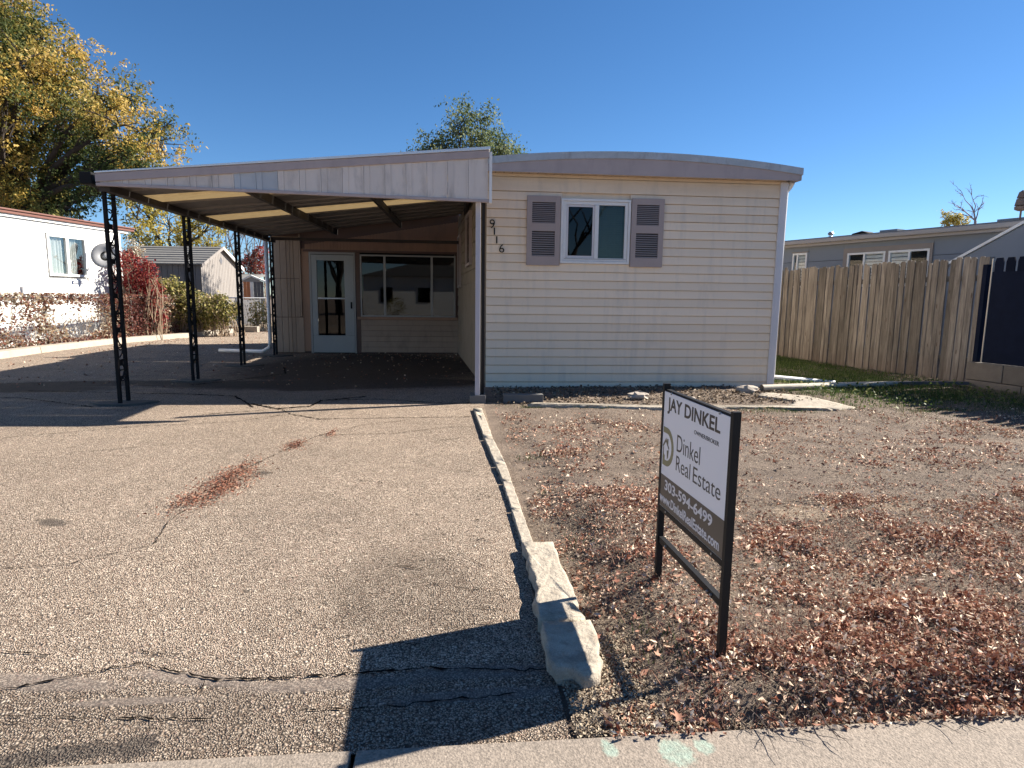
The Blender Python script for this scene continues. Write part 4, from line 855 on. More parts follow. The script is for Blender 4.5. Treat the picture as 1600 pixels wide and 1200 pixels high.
def vines():
    n = 34000; s = RNG.uniform(-5, 9.5, n); z = RNG.uniform(.0, 1.32, n); y = RNG.normal(-.02, .09, n)
    d = fbm(s*1.3, z*1.3, 1.6); keep = d+.20*(z > 1.05)+.42*(z < .22)+.16*(s < .9)+.10*(s > 3.9)+.30*np.clip(gauss(s, z, [(4.8, .7, .9, .7, 1)]), 0, 1) > .58+RNG.normal(0, .08, n); s, z, y = s[keep], z[keep], y[keep]
    red = gauss(s, z, [(-.4, .75, .7, .5, .8), (4.8, .7, 1.0, .8, 1.0), (-2.5, .6, 1.2, .6, .7), (.6, .5, .5, .5, .6), (2.8, 1.2, 1.6, .14, .6), (1.9, 1.05, 1.0, .2, .5), (3.6, 1.1, .8, .2, .6), (2.6, .1, 2.5, .16, .6), (6.6, .4, 1.2, .5, .55)])
    t = np.clip(.62+RNG.normal(0, .26, len(s))-red*.9, 0, 1)
    o = leaves('vine', floc(s, y, z), RNG.uniform(.05, .10, len(s)), RNG.uniform(.03, .055, len(s)), M['leaf_vine'], t)
    return tag(o, 'withered red and tan vine growing over the chain link fence', 'vine', kind='stuff')
vines()
m = MB(); r_ = random.Random(3)
for i in range(620):
    s = r_.uniform(-4, 9); z = r_.choice((0, 0, 1.2, .6)); pts = []; a = r_.uniform(.3, 2.8); y = r_.gauss(-.03, .04)
    for k in range(7): pts.append((s, y, max(.01, z))); s += .09*math.cos(a); z += .13*math.sin(a)*(1 if z < 1.15 else -.3); a += r_.gauss(0, .5); y += r_.gauss(0, .02)
    pts = [(-9.9+p[0]*cr-p[1]*sr, 14+p[0]*sr+p[1]*cr, p[2]) for p in pts]; m.tube(pts, [.006-.0006*k for k in range(7)], 4, cap=False)
tag(m.build('vine_stems', M['dead_stem']), 'tangled dry tan stems threading the chain link fence', 'vine stems', kind='stuff')

# ------------------------------------------------------------------ trees and shrubs
def limb(m, a, b, r0, r1, rg, n=6, wob=.08, k=6):
    a = Vector(a); b = Vector(b); L = (b-a).length; pts = []
    for i in range(n):
        t = i/(n-1); w = wob*L*math.sin(t*math.pi); pts.append(a.lerp(b, t)+Vector((rg.gauss(0, 1)*w*.4, rg.gauss(0, 1)*w*.4, w*.8)))
    m.tube(pts, [r0+(r1-r0)*i/(n-1) for i in range(n)], k, cap=False); return pts
def tree(name, label, base, trunk_h, blobs, nper, leaf, mat, tintf, seed, r0=.3, cat='tree', sub=9, twig=.05, hub=None, sprig=.5):
    rg = random.Random(seed); o = thing(name, label, cat, base)
    bx, by, bz = base; m = MB(); top = Vector((0, 0, trunk_h)) if hub is None else Vector(hub)-Vector(base)
    limb(m, (0, 0, -.2), top, r0, r0*.7, rg, 7, .02, 8)
    Cs, Ts = [], []
    for (cx, cy, cz, r) in blobs:
        c = Vector((cx-bx, cy-by, cz-bz)); pts = limb(m, top, c, r0*.42, r0*.12, rg, 7, .10)
        for j in range(sub):
            d = Vector([rg.gauss(0, 1) for _ in range(3)]).normalized(); e = c+d*r*rg.uniform(.45, .95)
            limb(m, pts[rg.choice((4, 5, 6))], e, r0*.11, .012, rg, 4, .1, 4)
            # sprigs of leaves round the twig end
            nn = int(nper*r*r/sub*RNG.uniform(.5, 1.5)); k = max(2, nn//22)
            for q in range(k):
                cc = np.array(e)+RNG.normal(0, r*.27, 3); nl = 22
                dv = unit(RNG.normal(size=3)+np.array([0, 0, .5])); tt = RNG.uniform(0, 1, nl)[:, None]
                P = cc+dv*tt*sprig*.9+RNG.normal(0, .07+.05*sprig, (nl, 3)); Cs.append(P)
                Ts.append(np.full(nl, tintf(cc+np.array(base), RNG))+RNG.normal(0, .10, nl))
    m.build('trunk', M['bark'], o)
    C = np.concatenate(Cs); T = np.clip(np.concatenate(Ts), 0, 1)
    leaves('crown', C, RNG.uniform(*leaf, len(C)), RNG.uniform(leaf[0]*.4, leaf[1]*.5, len(C)), mat, T, o)
    return o
# pixel (1600 wide) + distance -> world, evaluated once to lay out crowns at their real places
def W_(u, v, Yd):
    pi, ro, ya = R(PITCH), R(ROLL), R(YAW); fw = np.array([math.sin(ya)*math.cos(pi), math.cos(ya)*math.cos(pi), -math.sin(pi)]); rr = np.array([math.cos(ya), -math.sin(ya), 0]); uu = np.cross(rr, fw)
    c, s = math.cos(ro), math.sin(ro); d = fw+(u-800)/FPX*(c*rr+s*uu)-(v-600)/FPX*(-s*rr+c*uu); t = Yd/d[1]; return (d[0]*t, Yd, CAMH+d[2]*t)
def bl_(L, Y0, spread, seed):
    rg = random.Random(seed); out = []
    for (u, v, r) in L:
        y = Y0+rg.uniform(-spread, spread); x, yy, z = W_(u, v, y); out.append((x, yy, z, r*y/FPX))
    return out
def t_big(p, g):
    n = float(fbm(np.array(p[0]*1.0+p[1]*.3), np.array(p[2]*1.0+p[1]*.5), .55)); return (n-.5)*1.9+.43+g.normal(0, .12)+.20*(p[2]-6.5)/5
big = bl_([(10, 40, 42), (45, 95, 50), (110, 110, 42), (90, 160, 55), (150, 150, 42), (200, 150, 26), (185, 195, 46), (250, 225, 34), (215, 245, 40), (140, 230, 50), (60, 200, 50), (10, 150, 50),
           (-60, 60, 90), (-70, 180, 80), (20, 265, 42), (95, 280, 40), (150, 275, 34), (-60, 290, 70), (60, 320, 34), (-30, 10, 60), (15, 330, 40), (120, 190, 45), (190, 270, 26), (225, 268, 20), (170, 300, 26), (40, 350, 40), (120, 330, 36), (0, 250, 50), (180, 250, 36), (30, 100, 50), (65, 60, 34), (-10, 0, 50), (215, 290, 18), (255, 205, 22), (130, 245, 34), (-110, -20, 80), (-130, 120, 80)], 27, 2.2, 5)
tree('autumn_tree', 'large tree turning green to gold, towering behind the white house', (W_(20, 400, 28)[0], 28, 0), 3.4, big, 1250, (.10, .19), M['leaf_autumn'], t_big, 3, r0=.42, sub=12, sprig=.6)
yl = bl_([(225, 330, 26), (262, 345, 30), (300, 350, 26), (210, 372, 26), (245, 380, 28), (285, 378, 26), (335, 345, 20), (325, 385, 18), (205, 310, 20)], 31, 1.2, 6)
tree('yellow_tree', 'bright yellow leaved small tree behind the grey shed', (W_(270, 400, 31)[0], 31, 0), 2.2, yl, 900, (.12, .2), M['leaf_yellow'], lambda p, g: .55+g.normal(0, .2), 4, r0=.2)
ct = bl_([(672, 235, 22), (700, 223, 28), (735, 205, 32), (765, 218, 30), (795, 233, 20), (740, 238, 36), (690, 248, 24), (780, 251, 26), (720, 193, 16), (752, 189, 16), (660, 253, 14), (808, 253, 14)], 27, .8, 7)
tree('green_tree', 'grey green tree rising behind the roof where carport meets house', (W_(740, 400, 27)[0], 27, 0), 4.6, ct, 1500, (.09, .17), M['leaf_green'], lambda p, g: .5+g.normal(0, .25), 8, r0=.2, sprig=.75)
def bare(name, label, base, hub, tips, r0, seed, mat, n2=5, cat='tree', lvl=3, sc=1.):
    rg = random.Random(seed); o = thing(name, label, cat, base); m = MB(); b = Vector(base); h = Vector(hub)-b
    limb(m, (0, 0, -.1), h, r0, r0*.75, rg, 5, .02)
    def grow(p, e, r, l):
        pts = limb(m, p, e, r, r*.35, rg, 5, .10, 4)
        if l: 
            d = (Vector(e)-Vector(p))
            for j in range(n2):
                q = pts[rg.choice((1, 2, 3, 4))]; a = Vector([rg.gauss(0, .55) for _ in range(3)])*d.length*.45*sc+d*rg.uniform(.2, .4)*sc; grow(q, q+a, max(r*.45, .012), l-1)
    for t in tips: grow(h, Vector(t)-b, r0*.5, lvl-1)
    m.build('branches', mat, o); return o
bare('bare_tree', 'leafless pale tree far behind the blue house roof at right', (*W_(1524, 400, 42)[:2], 0), W_(1524, 345, 42), [W_(1492, 322, 42), W_(1505, 306, 42), W_(1518, 305, 42), W_(1535, 316, 42), W_(1498, 335, 42)], .12, 5, simple('pale lilac twigs', (.26, .23, .26), .9, .1, 3), 6, sc=.6)
rb = bl_([(1478, 344, 9), (1490, 342, 9), (1500, 346, 8)], 36, .3, 9)
tree('yellow_bush', 'small yellow treetop peeking above the blue house roof beside the bare tree', (W_(1488, 400, 36)[0], 36, 0), 5.0, rb, 3500, (.10, .18), M['leaf_yellow'], lambda p, g: .7+g.normal(0, .2), 12, r0=.1, sprig=.2)
for i, (u, top_, lab) in enumerate(((345, 345, 'bare grey shrub between grey shed and second carport post'), (385, 350, 'bare grey shrub behind the third carport post'), (318, 360, 'bare grey shrub over the roof of the grey shed'), (415, 355, 'bare grey shrub behind the fourth carport post'))):
    X0 = W_(u, 450, 33+i*.7)
    tips = [W_(u+dx, top_+dy, 33+i*.7) for dx, dy in ((-32, 12), (-18, -4), (-4, 8), (12, -6), (28, 6), (34, 30), (-34, 40))]
    bare('bare_shrub', lab, (X0[0], X0[1], 0), (X0[0], X0[1], .5), tips, .09, 20+i, M['grey_twig'], 6, 'shrub', sc=.5)['group'] = 'bare shrubs behind the sheds'
bare('bare_tree', 'thin bare treetop twigs showing above the carport roof at left', (*W_(350, 400, 38)[:2], 0), W_(352, 330, 38), [W_(340, 262, 38), W_(356, 256, 38), W_(368, 262, 38)], .04, 9, M['grey_twig'], 2, lvl=1)
def shrub(name, label, blobs, n, leaf, mat, tintf, seed, cat='shrub'):
    rg = random.Random(seed); b0 = blobs[0]; base = (b0[0], b0[1], 0); o = thing(name, label, cat, base); m = MB(); Cs = []
    for (x, y, z, r) in blobs:
        for j in range(9):
            d = Vector([rg.gauss(0, .6) for _ in range(3)]); limb(m, (rg.gauss(0, .15)+x-base[0], y-base[1]+rg.gauss(0, .1), .0), (x-base[0]+d.x*r, y-base[1]+d.y*r, max(.05, z+d.z*r)), .014, .005, rg, 5, .1, 4)
        q = int(n*r*r); c = RNG.normal(size=(q, 3)); c = unit(c)*RNG.uniform(.25, 1, (q, 1))**.5*r*np.array([1, .8, 1]); c = c+np.array([x, y, z])-np.array(base); c[:, 2] = np.maximum(c[:, 2], .02); Cs.append(c)
    m.build('stems', M['dead_stem'], o); C = np.concatenate(Cs); T = np.clip(tintf(C+np.array(base)), 0, 1)
    C = C+RNG.normal(0, .045, C.shape); C[:, 2] = np.maximum(C[:, 2], .01)
    leaves('foliage', C, RNG.uniform(*leaf, len(C)), RNG.uniform(leaf[0]*.4, leaf[1]*.5, len(C)), mat, T, o); return o
shrub('red_bush', 'crimson climbing bush at the corner of the white house beside the dish', bl_([(212, 425, 27), (205, 455, 30), (228, 465, 24), (190, 480, 26), (222, 440, 22), (175, 430, 12), (165, 455, 16), (155, 435, 10), (202, 402, 12), (235, 420, 12), (240, 495, 20), (210, 510, 18), (150, 465, 14), (175, 500, 16), (190, 405, 8), (243, 450, 12)], 19.2, .3, 1), 2300, (.07, .13), M['leaf_red'], lambda c: RNG.normal(.5, .25, len(c)), 2)
shrub('white_flower_bush', 'pale leaved twiggy bush on the white house corner under the eave', bl_([(208, 385, 12), (195, 400, 12), (215, 395, 9)], 20.3, .1, 2), 2600, (.07, .12), M['leaf_vine'], lambda c: RNG.normal(.85, .2, len(c)), 3)
shrub('yellow_hedge', 'yellow green hedge spilling over the chain link fence between second and third posts', bl_([(262, 460, 22), (285, 468, 24), (310, 480, 24), (335, 485, 22), (355, 490, 18), (275, 492, 26), (245, 480, 24), (320, 498, 18), (300, 498, 20), (230, 470, 16), (255, 445, 10), (290, 450, 10), (345, 470, 12), (366, 480, 9), (225, 500, 20), (255, 500, 22), (285, 505, 20), (340, 500, 16), (270, 440, 8)], 20.9, .3, 4), 2500, (.08, .15), M['leaf_hedge'], lambda c: RNG.normal(.5, .27, len(c)), 5)
shrub('red_bush', 'red leaved bush behind the small orange shed', bl_([(398, 408, 16), (385, 415, 14), (408, 395, 12), (404, 420, 12)], 34, .3, 6), 1300, (.12, .2), M['leaf_red'], lambda c: RNG.normal(.75, .2, len(c)), 6)
shrub('dry_shrub', 'dry tan shrub at the end of the driveway left of the enclosed porch', bl_([(402, 482, 14), (410, 495, 12), (398, 500, 10)], 24.5, .3, 8), 1800, (.08, .15), M['leaf_hedge'], lambda c: RNG.normal(.6, .3, len(c)), 7)

# ------------------------------------------------------------------ sheds
A3, B3 = (-9.64, 24.36), (-10.06, 28.0)
loc, rz = frame(A3, (A3[0]-3.2, A3[1]+.22)); shd = thing('garden_shed', 'grey gabled garden shed with shingle roof beyond the vine covered fence', 'shed', loc, rz)
# local x: away to the left, local -y faces away from us?  left of A->B (-X) is -Y : so local +y faces the camera, local -x the sunny gable
L_, Wd_, eh, rh_ = 3.3, 3.4, 2.5, 3.18
m = MB(); x = 0
while x < L_: m.box((x, -.03, 0), (x+.19, 0, eh)).box((x+.19, -.03, 0), (x+.21, -.018, eh)); x += .21
m.build('side_wall', M['shed_dark'], shd); m = MB(); y = 0  # darker copy of the shed siding carries this wall's shade in its colour
while y < Wd_:
    def zt(q): return eh+(rh_-eh)*(1-abs(q-Wd_/2)/(Wd_/2))
    a, b = y, min(y+.12, Wd_); m.hexa([(-.02, -b, 0), (.03, -b, 0), (.03, -a, 0), (-.02, -a, 0)], [(-.02, -b, zt(b)), (.03, -b, zt(b)), (.03, -a, zt(a)), (-.02, -a, zt(a))])
    a, b = b, min(y+.14, Wd_); m.hexa([(-.005, -b, 0), (.03, -b, 0), (.03, -a, 0), (-.005, -a, 0)], [(-.005, -b, zt(b)), (.03, -b, zt(b)), (.03, -a, zt(a)), (-.005, -a, zt(a))]); y += .14
m.build('gable_wall', M['shed_wall'], shd)
MB().prism([(-Wd_/2-.14, 2.72), (-Wd_/2, 2.86), (-Wd_/2+.14, 2.72), (-Wd_/2, 2.55)], 0, -.03, -.021).build('vent', M['shed_dark'], shd)
for k in range(8):
    t0, t1 = k/8, (k+1)/8; ya, yb = .18-(Wd_/2+.18)*t0, .18-(Wd_/2+.18)*t1; za = eh-.07+(rh_-eh+.12)*t0; zb = eh-.07+(rh_-eh+.12)*t1
    q = [(-.14, ya, za+.03), (L_+.1, ya, za+.03), (L_+.1, yb, zb), (-.14, yb, zb)]; MB().hexa(q, [(p[0], p[1], p[2]+.035) for p in q]).build('shingle_course', M['shingle'], shd)
q = [(-.14, -Wd_/2, rh_+.05), (L_+.1, -Wd_/2, rh_+.05), (L_+.1, -Wd_-.15, eh-.04), (-.14, -Wd_-.15, eh-.04)]; MB().hexa(q[::-1], [(p[0], p[1], p[2]+.04) for p in q[::-1]]).build('roof', M['shingle'], shd)
MB().hexa([(-.17, -Wd_/2, rh_-.02), (-.14, -Wd_/2, rh_-.02), (-.14, -Wd_-.18, eh-.13), (-.17, -Wd_-.18, eh-.13)], [(-.17, -Wd_/2, rh_+.10), (-.14, -Wd_/2, rh_+.10), (-.14, -Wd_-.18, eh+.02), (-.17, -Wd_-.18, eh+.02)]).build('rake_board', M['white_paint'], shd)
MB().hexa([(-.17, .2, eh-.14), (-.14, .2, eh-.14), (-.14, -Wd_/2+.003, rh_-.02), (-.17, -Wd_/2+.003, rh_-.02)], [(-.17, .2, eh-.02), (-.14, .2, eh-.02), (-.14, -Wd_/2+.003, rh_+.10), (-.17, -Wd_/2+.003, rh_+.10)]).build('rake_board', M['shed_wall'], shd)
s2 = thing('small_shed', 'small orange sided shed with pale low gable roof seen between the carport posts', 'shed', (*W_(376, 470, 31)[:2], 0), 0)
m = MB()
x = 0
for i in range(7): MB().box((i*.16, 0, 0), (i*.16+.145, .04, 2.0)).build('wall_board', M['orange'] if 0 < i < 3 else (M['white_paint'] if i in (0, 3) else M['shed_dark']), s2)
MB().box((-1.0, .1, 0), (-.02, .2, 2.0)).build('dark_void', M['interior'], s2)  # dark sheet stands in for the shaded void beside the shed
MB().prism([(-.2, 1.95), (.55, 2.33), (1.35, 2.0), (1.35, 1.94), (.55, 2.25), (-.2, 1.87)], 1, -.1, .1).build('rake_board', M['white_paint'], s2)
MB().hexa([(-1.3, -.05, 2.0), (-.2, -.05, 2.0), (.5, 2.5, 2.35), (-1.3, 2.5, 2.35)], [(-1.3, -.05, 2.1), (-.2, -.05, 2.1), (.5, 2.5, 2.45), (-1.3, 2.5, 2.45)]).build('roof', M['shingle'], s2)
MB().prism([(0, 2.0), (1.1, 2.0), (.55, 2.24)], 1, .0, .03).build('gable', M['dish'], s2)
bd = thing('garden_screen', 'white garden screen standing behind the chain link fence near the third carport post', 'screen', (*W_(372, 500, 27.5)[:2], 0)); MB().box((-.6, 0, 0), (.9, .05, 1.15)).build('board', M['white_paint'], bd); MB().box((.9, -.02, 0), (.96, .06, 1.2)).build('post', M['galv'], bd)

# ------------------------------------------------------------------ ground cover
sub = lambda P: yard_z(P[:, 0], P[:, 1])
def dens_litter(x, y): 
    return np.clip((gauss(x, y, red_spots)*1.0)*(.02+3.2*np.clip(fbm(x, y, 4.2)-.47, 0, 1))+.5*np.clip(fbm(x, y, 2.0)-.55, 0, 1)+.015+.30*(y < 1.95)*(x > .95)*np.clip(fbm(x, y, 5)*2-.4, 0, 1), 0, 1)*np.clip((6.9-y)/.5+1, 0, 1)*(1-.8*np.clip(gauss(x, y, [(.66, 1.92, .2, .22, 1.2)]), 0, 1))*((x > .46))*(y > 1.60+.03*RNG.random(x.shape)**2)
def add_litter(n, x1, y1, size, name, label):
    P = rscatter(n, .44, x1, 1.60, y1, dens_litter); n = len(P); hot = gauss(P[:, 0], P[:, 1], red_spots)
    z = np.maximum(sub(P), np.where(P[:, 1] < 1.63, .013, -1))+RNG.uniform(.002, .018, n)+np.abs(RNG.normal(0, .014, n))*hot
    t = np.clip(RNG.normal(.56, .30, n)+(RNG.random(n) < .2)*.4-.06*hot, 0, 1); sz = RNG.gamma(5, size/5, n).clip(size*.4, size*2.3)
    o = leaves(name, np.stack([P[:, 0], P[:, 1], z], 1), sz, sz*RNG.uniform(.25, .6, n), M['litter'], t, fold=1.3, flat=.40); return tag(o, label, 'leaves', kind='stuff')
add_litter(56000, 3.9, 3.9, .0150, 'leaf_litter', 'red brown and cream fallen leaves heaped in the near yard by the sidewalk')
add_litter(36000, 9.0, 7.6, .020, 'leaf_litter', 'red brown fallen leaves spread over the yard towards the house')
P = rscatter(7000, .6, 4.5, 1.62, 3.6, lambda x, y: np.clip(gauss(x, y, red_spots)-.2, 0, 1)); n = len(P)
tag(blades('dead_stems', np.stack([P[:, 0], P[:, 1], sub(P)], 1), RNG.uniform(.03, .11, n), .0022, M['litter'], np.clip(RNG.normal(.25, .2, n), 0, 1), lean=1.3), 'wiry dead red brown stems tangled in the leaf heap', 'stems', kind='stuff')
# larger leaves lying on top
def lobed(name, P3, size, mat, tint, label):
    """whole curled leaves: a ten pointed outline fanned round the centre, cupped"""
    n = len(P3); k = 12; a = np.linspace(0, 2*np.pi, k, endpoint=False); rad = np.where(np.arange(k) % 2 == 0, 1., .52)*(1+.35*np.cos(a)); rad[k//2] = .9
    o = np.stack([np.cos(a)*rad, np.sin(a)*rad*.8, np.zeros(k)], 1); o = np.concatenate([[[0, 0, 0]], o]); o = np.repeat(o[None], n, 0)*(1+RNG.normal(0, .12, (n, k+1, 1)))
    cu = RNG.uniform(-.1, .9, (n, 1)); cv = RNG.uniform(-.2, .6, (n, 1)); o[:, :, 2] = cu*o[:, :, 1]**2+cv*o[:, :, 0]**2+RNG.normal(0, .06, (n, k+1)); o[:, :, 1] *= 1-.3*np.abs(cu)
    z = RNG.uniform(0, 2*np.pi, n); tx = RNG.normal(0, .45, n); q = []
    c, s_ = np.cos(z), np.sin(z); cx, sx = np.cos(tx), np.sin(tx); Rz = np.zeros((n, 3, 3)); Rz[:, 0, 0] = c; Rz[:, 0, 1] = -s_; Rz[:, 1, 0] = s_; Rz[:, 1, 1] = c; Rz[:, 2, 2] = 1
    Rx = np.zeros((n, 3, 3)); Rx[:, 0, 0] = 1; Rx[:, 1, 1] = cx; Rx[:, 1, 2] = -sx; Rx[:, 2, 1] = sx; Rx[:, 2, 2] = cx
    V = np.einsum('nij,njk,nvk->nvi', Rz, Rx, o)*size[:, None, None]+P3[:, None, :]; V = V.reshape(-1, 3)
    f = np.array([[0, 1+i, 1+(i+1) % k] for i in range(k)]); F = (np.arange(n)[:, None, None]*(k+1)+f[None]).reshape(-1, 3)
    return tag(npmesh(name, V, F, mat, np.repeat(tint, k)), label, 'leaves', kind='stuff')
P = rscatter(1500, .5, 5, 1.66, 6, lambda x, y: np.clip(gauss(x, y, red_spots)*(.1+2*np.clip(fbm(x, y, 3)-.4, 0, 1)), 0, 1)); n = len(P)
lobed('whole_leaves', np.stack([P[:, 0], P[:, 1], sub(P)+RNG.uniform(.012, .035, n)], 1), RNG.gamma(8, .0017, n).clip(.007, .026), M['litter'], np.clip(RNG.normal(.55, .28, n), 0, 1), 'whole curled brown and cream leaves lying on top of the yard litter')
# matted dry grass bits
P = rscatter(60000, .4, 4, 1.62, 3.6, lambda x, y: np.clip(.2+1.1*fbm(x, y, 3), .05, 1)); n = len(P)
tag(leaves('dry_grass', np.stack([P[:, 0], P[:, 1], sub(P)+RNG.uniform(.001, .02, n)], 1), RNG.uniform(.008, .026, n), RNG.uniform(.0012, .003, n), M['dry'], np.clip(RNG.normal(.55, .3, n), 0, 1), fold=.2, flat=.5), 'fine dry tan straw bits in the near yard by the sidewalk', 'grass', kind='stuff')
P = rscatter(110000, .4, 9, 1.64, 8.6, lambda x, y: np.clip(.25+.9*fbm(x, y, 1.2)-(y-1.6)*.07, .05, 1)*np.where(gauss(x, y, [(2.1, 3.35, .2, .12, 1)]) > .5, .25, 1)); n = len(P); L = RNG.uniform(.010, .038, n)
tag(leaves('dry_grass', np.stack([P[:, 0], P[:, 1], sub(P)+RNG.uniform(.001, .012, n)], 1), L, RNG.uniform(.0016, .0042, n), M['dry'], np.clip(RNG.normal(.5, .28, n), 0, 1), fold=.2, flat=.75), 'matted bits of dry tan grass covering the yard soil', 'grass', kind='stuff')
P = rscatter(26000, .4, 9, 1.64, 8.6, lambda x, y: np.clip(fbm(x+3, y, 1.7)*1.3-.35, .02, 1)); n = len(P)
tag(blades('dry_grass', np.stack([P[:, 0], P[:, 1], sub(P)-.003], 1), RNG.uniform(.015, .045, n), .003, M['dry'], np.clip(RNG.normal(.45, .28, n), 0, 1), lean=.9), 'short tufts of dead tan grass standing in the yard', 'grass', kind='stuff')
# pebbles / grit at the driveway foot
P = rscatter(5000, .36, 1.2, 1.64, 2.2, lambda x, y: np.clip(1-(x-.4)/.7, .1, 1)*np.ones_like(x)); n = len(P)
tag(leaves('grit', np.stack([P[:, 0], P[:, 1], np.full(n, .006)], 1), RNG.uniform(.006, .014, n), RNG.uniform(.006, .012, n), M['dry'], RNG.uniform(.3, 1, n), fold=.8, flat=.7), 'loose pale grit at the street end of the border', 'gravel', kind='stuff')
# green grass
gspots = [(5.7, 10.2, .75, 2.2, 1), (6.6, 9.6, .9, 1.6, 1), (6.8, 8.1, 1.1, .55, 1), (7.6, 7.2, .8, .7, 1), (5.6, 8.35, .6, .25, .9), (6.3, 7.6, 1.0, .28, .7), (5.0, 7.3, .3, .2, .5), (3.85, 7.02, .32, .12, 1), (6.1, 7.0, .5, .12, .9), (.80, 2.05, .12, .12, .35), (.66, 3.05, .06, .1, .4), (4.2, 6.95, .3, .07, .5), (.95, 7.42, .2, .08, .9), (1.3, 7.5, .2, .06, .8), (1.9, 7.25, .5, .05, .4), (.62, 4.9, .12, .06, .5), (.60, 4.0, .08, .05, .5), (6.9, 12.5, 1.0, 3, .9), (.72, 2.2, .08, .1, .35)]
P = rscatter(60000, .4, 9, 1.7, 16, lambda x, y: np.clip(gauss(x, y, gspots)*(.35+1.1*fbm(x, y, 2)), 0, 1)*((x > 4.98) | (y < 8.7))); n = len(P); sc = np.where(P[:, 1] < 7.6, .6, 1.)
tag(blades('green_grass', np.stack([P[:, 0], P[:, 1], sub(P)-.003], 1), RNG.uniform(.03, .09, n)*sc, .006, M['green'], np.clip(RNG.normal(.45, .25, n), 0, 1), lean=.6), 'dark green grass between the house corner and the wood fence', 'grass', kind='stuff')
P = rscatter(700, 5, 8, 7.0, 9.2, lambda x, y: np.ones_like(x)*.8); n = len(P)
tag(leaves('weeds', np.stack([P[:, 0], P[:, 1], sub(P)+RNG.uniform(.03, .10, n)], 1), RNG.uniform(.03, .06, n), RNG.uniform(.02, .04, n), M['green'], RNG.uniform(.4, 1, n), fold=.4, flat=.4), 'broad leaved green weeds by the pipe end', 'weeds', kind='stuff')
# dirt clods and litter in the bed under the siding
P = rscatter(2600, .5, 4.9, 7.5, 8.9, lambda x, y: np.ones_like(x)); n = len(P)
tag(leaves('bed_litter', np.stack([P[:, 0], P[:, 1], sub(P)+RNG.uniform(0, .03, n)], 1), RNG.uniform(.02, .06, n), RNG.uniform(.015, .035, n), M['dry'], np.clip(RNG.normal(.4, .25, n), 0, 1), fold=1, flat=.5), 'dry plant litter in the bare bed along the siding', 'litter', kind='stuff')
# leaf heap on the driveway crack
def dl(x, y): return np.clip(gauss(x, y, [(-1.68, 3.95, .12, .16, .8), (-1.60, 4.35, .12, .3, 1), (-1.62, 4.7, .05, .2, .6), (-1.42, 5.4, .07, .13, .9), (-1.2, 5.85, .04, .15, .4), (-1.62, 4.15, .12, .16, .8)])*(.2+1.2*fbm(x, y, 9)), 0, 1)
P = rscatter(2400, -2.3, -.8, 3.3, 6.4, dl); n = len(P)
tag(leaves('leaf_pile', np.stack([P[:, 0], P[:, 1], drive_z(P[:, 0], P[:, 1])+RNG.uniform(.004, .022, n)], 1), RNG.uniform(.012, .030, n), RNG.uniform(.004, .010, n), M['litter'], np.clip(RNG.normal(.38, .2, n), 0, .9), fold=1, flat=.6), 'thin rusty red drift of leaves caught along the driveway crack', 'leaves', kind='stuff')
P = rscatter(1500, -8.5, .3, 9, 24, lambda x, y: np.clip(.1+gauss(x, y, [(-8.6, 18, .5, 6, .8), (-1, 13.5, 1.5, .8, .5), (-7.2, 24, 1, .6, 1)]), 0, 1)); n = len(P)
tag(leaves('scattered_leaves', np.stack([P[:, 0], P[:, 1], drive_z(P[:, 0], P[:, 1])+.008], 1), RNG.uniform(.03, .06, n), RNG.uniform(.02, .035, n), M['litter'], RNG.uniform(.1, 1, n), fold=1, flat=.7), 'stray dry leaves scattered on the asphalt under the carport', 'leaves', kind='stuff')
P = rscatter(9000, -9.9, -5.5, 23.6, 32, lambda x, y: np.ones_like(x)*.9); n = len(P)
tag(blades('dry_grass', np.stack([P[:, 0], P[:, 1], np.full(n, -.01)], 1), RNG.uniform(.06, .25, n), .02, M['dry'], np.clip(RNG.normal(.7, .25, n), 0, 1), lean=.7), 'pale dry grass past the far end of the driveway', 'grass', kind='stuff')
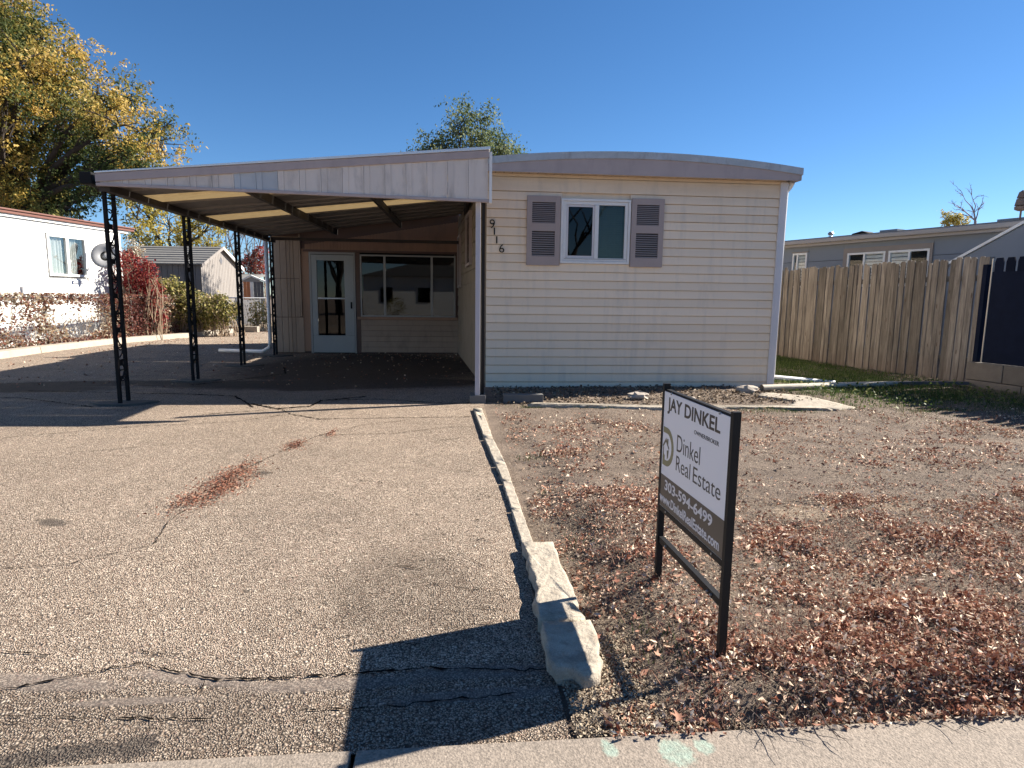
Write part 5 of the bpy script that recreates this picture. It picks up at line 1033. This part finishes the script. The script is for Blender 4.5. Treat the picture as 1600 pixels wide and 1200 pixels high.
# fallen twigs over the sidewalk edge
def twig(x, y, ang, L, seed, label, z=.03, lvl=2, mat='twig_dark'):
    rg = random.Random(seed); m = MB()
    def g(p, a, l, r, lv):
        pts = [p]; aa = a
        for k in range(6): aa += rg.gauss(0, .22); q = pts[-1]; pts.append((q[0]+math.cos(aa)*l/6, q[1]+math.sin(aa)*l/6, max(.016, q[2]+rg.gauss(0, .004))))
        m.tube(pts, [r*(1-.12*k) for k in range(7)], 5)
        if lv:
            for j in range(3): q = rg.choice(pts[1:5]); g(q, a+rg.choice((-1, 1))*rg.uniform(.4, .9), l*rg.uniform(.25, .5), r*.6, lv-1)
    g((x, y, z), R(ang), L, .0022, lvl); tag(m.build('fallen_twig', M[mat]), label, 'twig', 'dark twigs hanging over the sidewalk edge' if mat == 'twig_dark' else None)
twig(.92, 1.70, -95, .22, 1, 'densest forked dark twig hanging over the sidewalk edge right of the sign'); twig(.86, 1.68, -100, .09, 2, 'shortest dark twig at the sidewalk edge just right of the sign', lvl=1)
twig(1.14, 1.68, -95, .17, 3, 'straight dark twig lying across the sidewalk edge in the middle of the leaf heap', lvl=1); twig(.96, 1.66, -50, .17, 4, 'slanting dark twig reaching right over the sidewalk', lvl=1)
twig(1.56, 1.70, -75, .16, 5, 'rightmost forked dark twig at the sidewalk edge', lvl=1); twig(1.44, 1.67, -60, .16, 6, 'long thin dark twig lying flat on the right part of the sidewalk', lvl=0)
twig(.93, 2.0, 60, .14, 7, 'pale curved dry stem beside the near sign post', mat='dead_stem', lvl=0); twig(.80, 2.25, 110, .2, 8, 'pale thin dry stalk lying between the sign posts', mat='dead_stem', lvl=0)
twig(1.02, 1.82, 40, .14, 9, 'pale bent dry stalk in the leaf heap near the sidewalk', mat='dead_stem', lvl=0)

# ------------------------------------------------------------------ across the street (behind the camera, seen only in the panes)
oh = thing('pale_house', 'pale house across the street seen as a reflection in the porch window', 'house', (-6, -24, 0))
MB().box((-1, 0, 0), (9, 6, 2.9)).build('wall', M['white_paint'], oh); MB().prism([(-1.3, 2.92), (9.3, 2.92), (4, 4.2)], 1, -.4, 6.4).build('roof', M['shingle'], oh); [MB().box((x, 6.001, 1), (x+.9, 6.05, 2.1)).build('window', M['glass_dark'], oh) for x in (.3, 3.1, 6.2)]
for i_, (x_, y_) in enumerate(((-9, -19), (7, -21))): bare('street_tree', ('bare dark tree across the street at the left of the pale house', 'bare dark tree across the street at the right of the pale house')[i_], (x_, y_, 0), (x_, y_, 2.2), [(x_-2, y_, 6), (x_+1.8, y_+.5, 6.4), (x_, y_-1, 7), (x_+.8, y_+1.2, 5.4), (x_-1.2, y_+1, 5)], .3, 50+i_, M['bark'], 5, lvl=2)
shrub('street_shrub', 'yellow shrub across the street seen only in reflection', [(2.5, -17, .8, 1.0), (3.6, -17.2, .8, .9), (-4.5, -16.5, .7, .8)], 500, (.12, .2), M['leaf_hedge'], lambda c: RNG.normal(.5, .27, len(c)), 15)
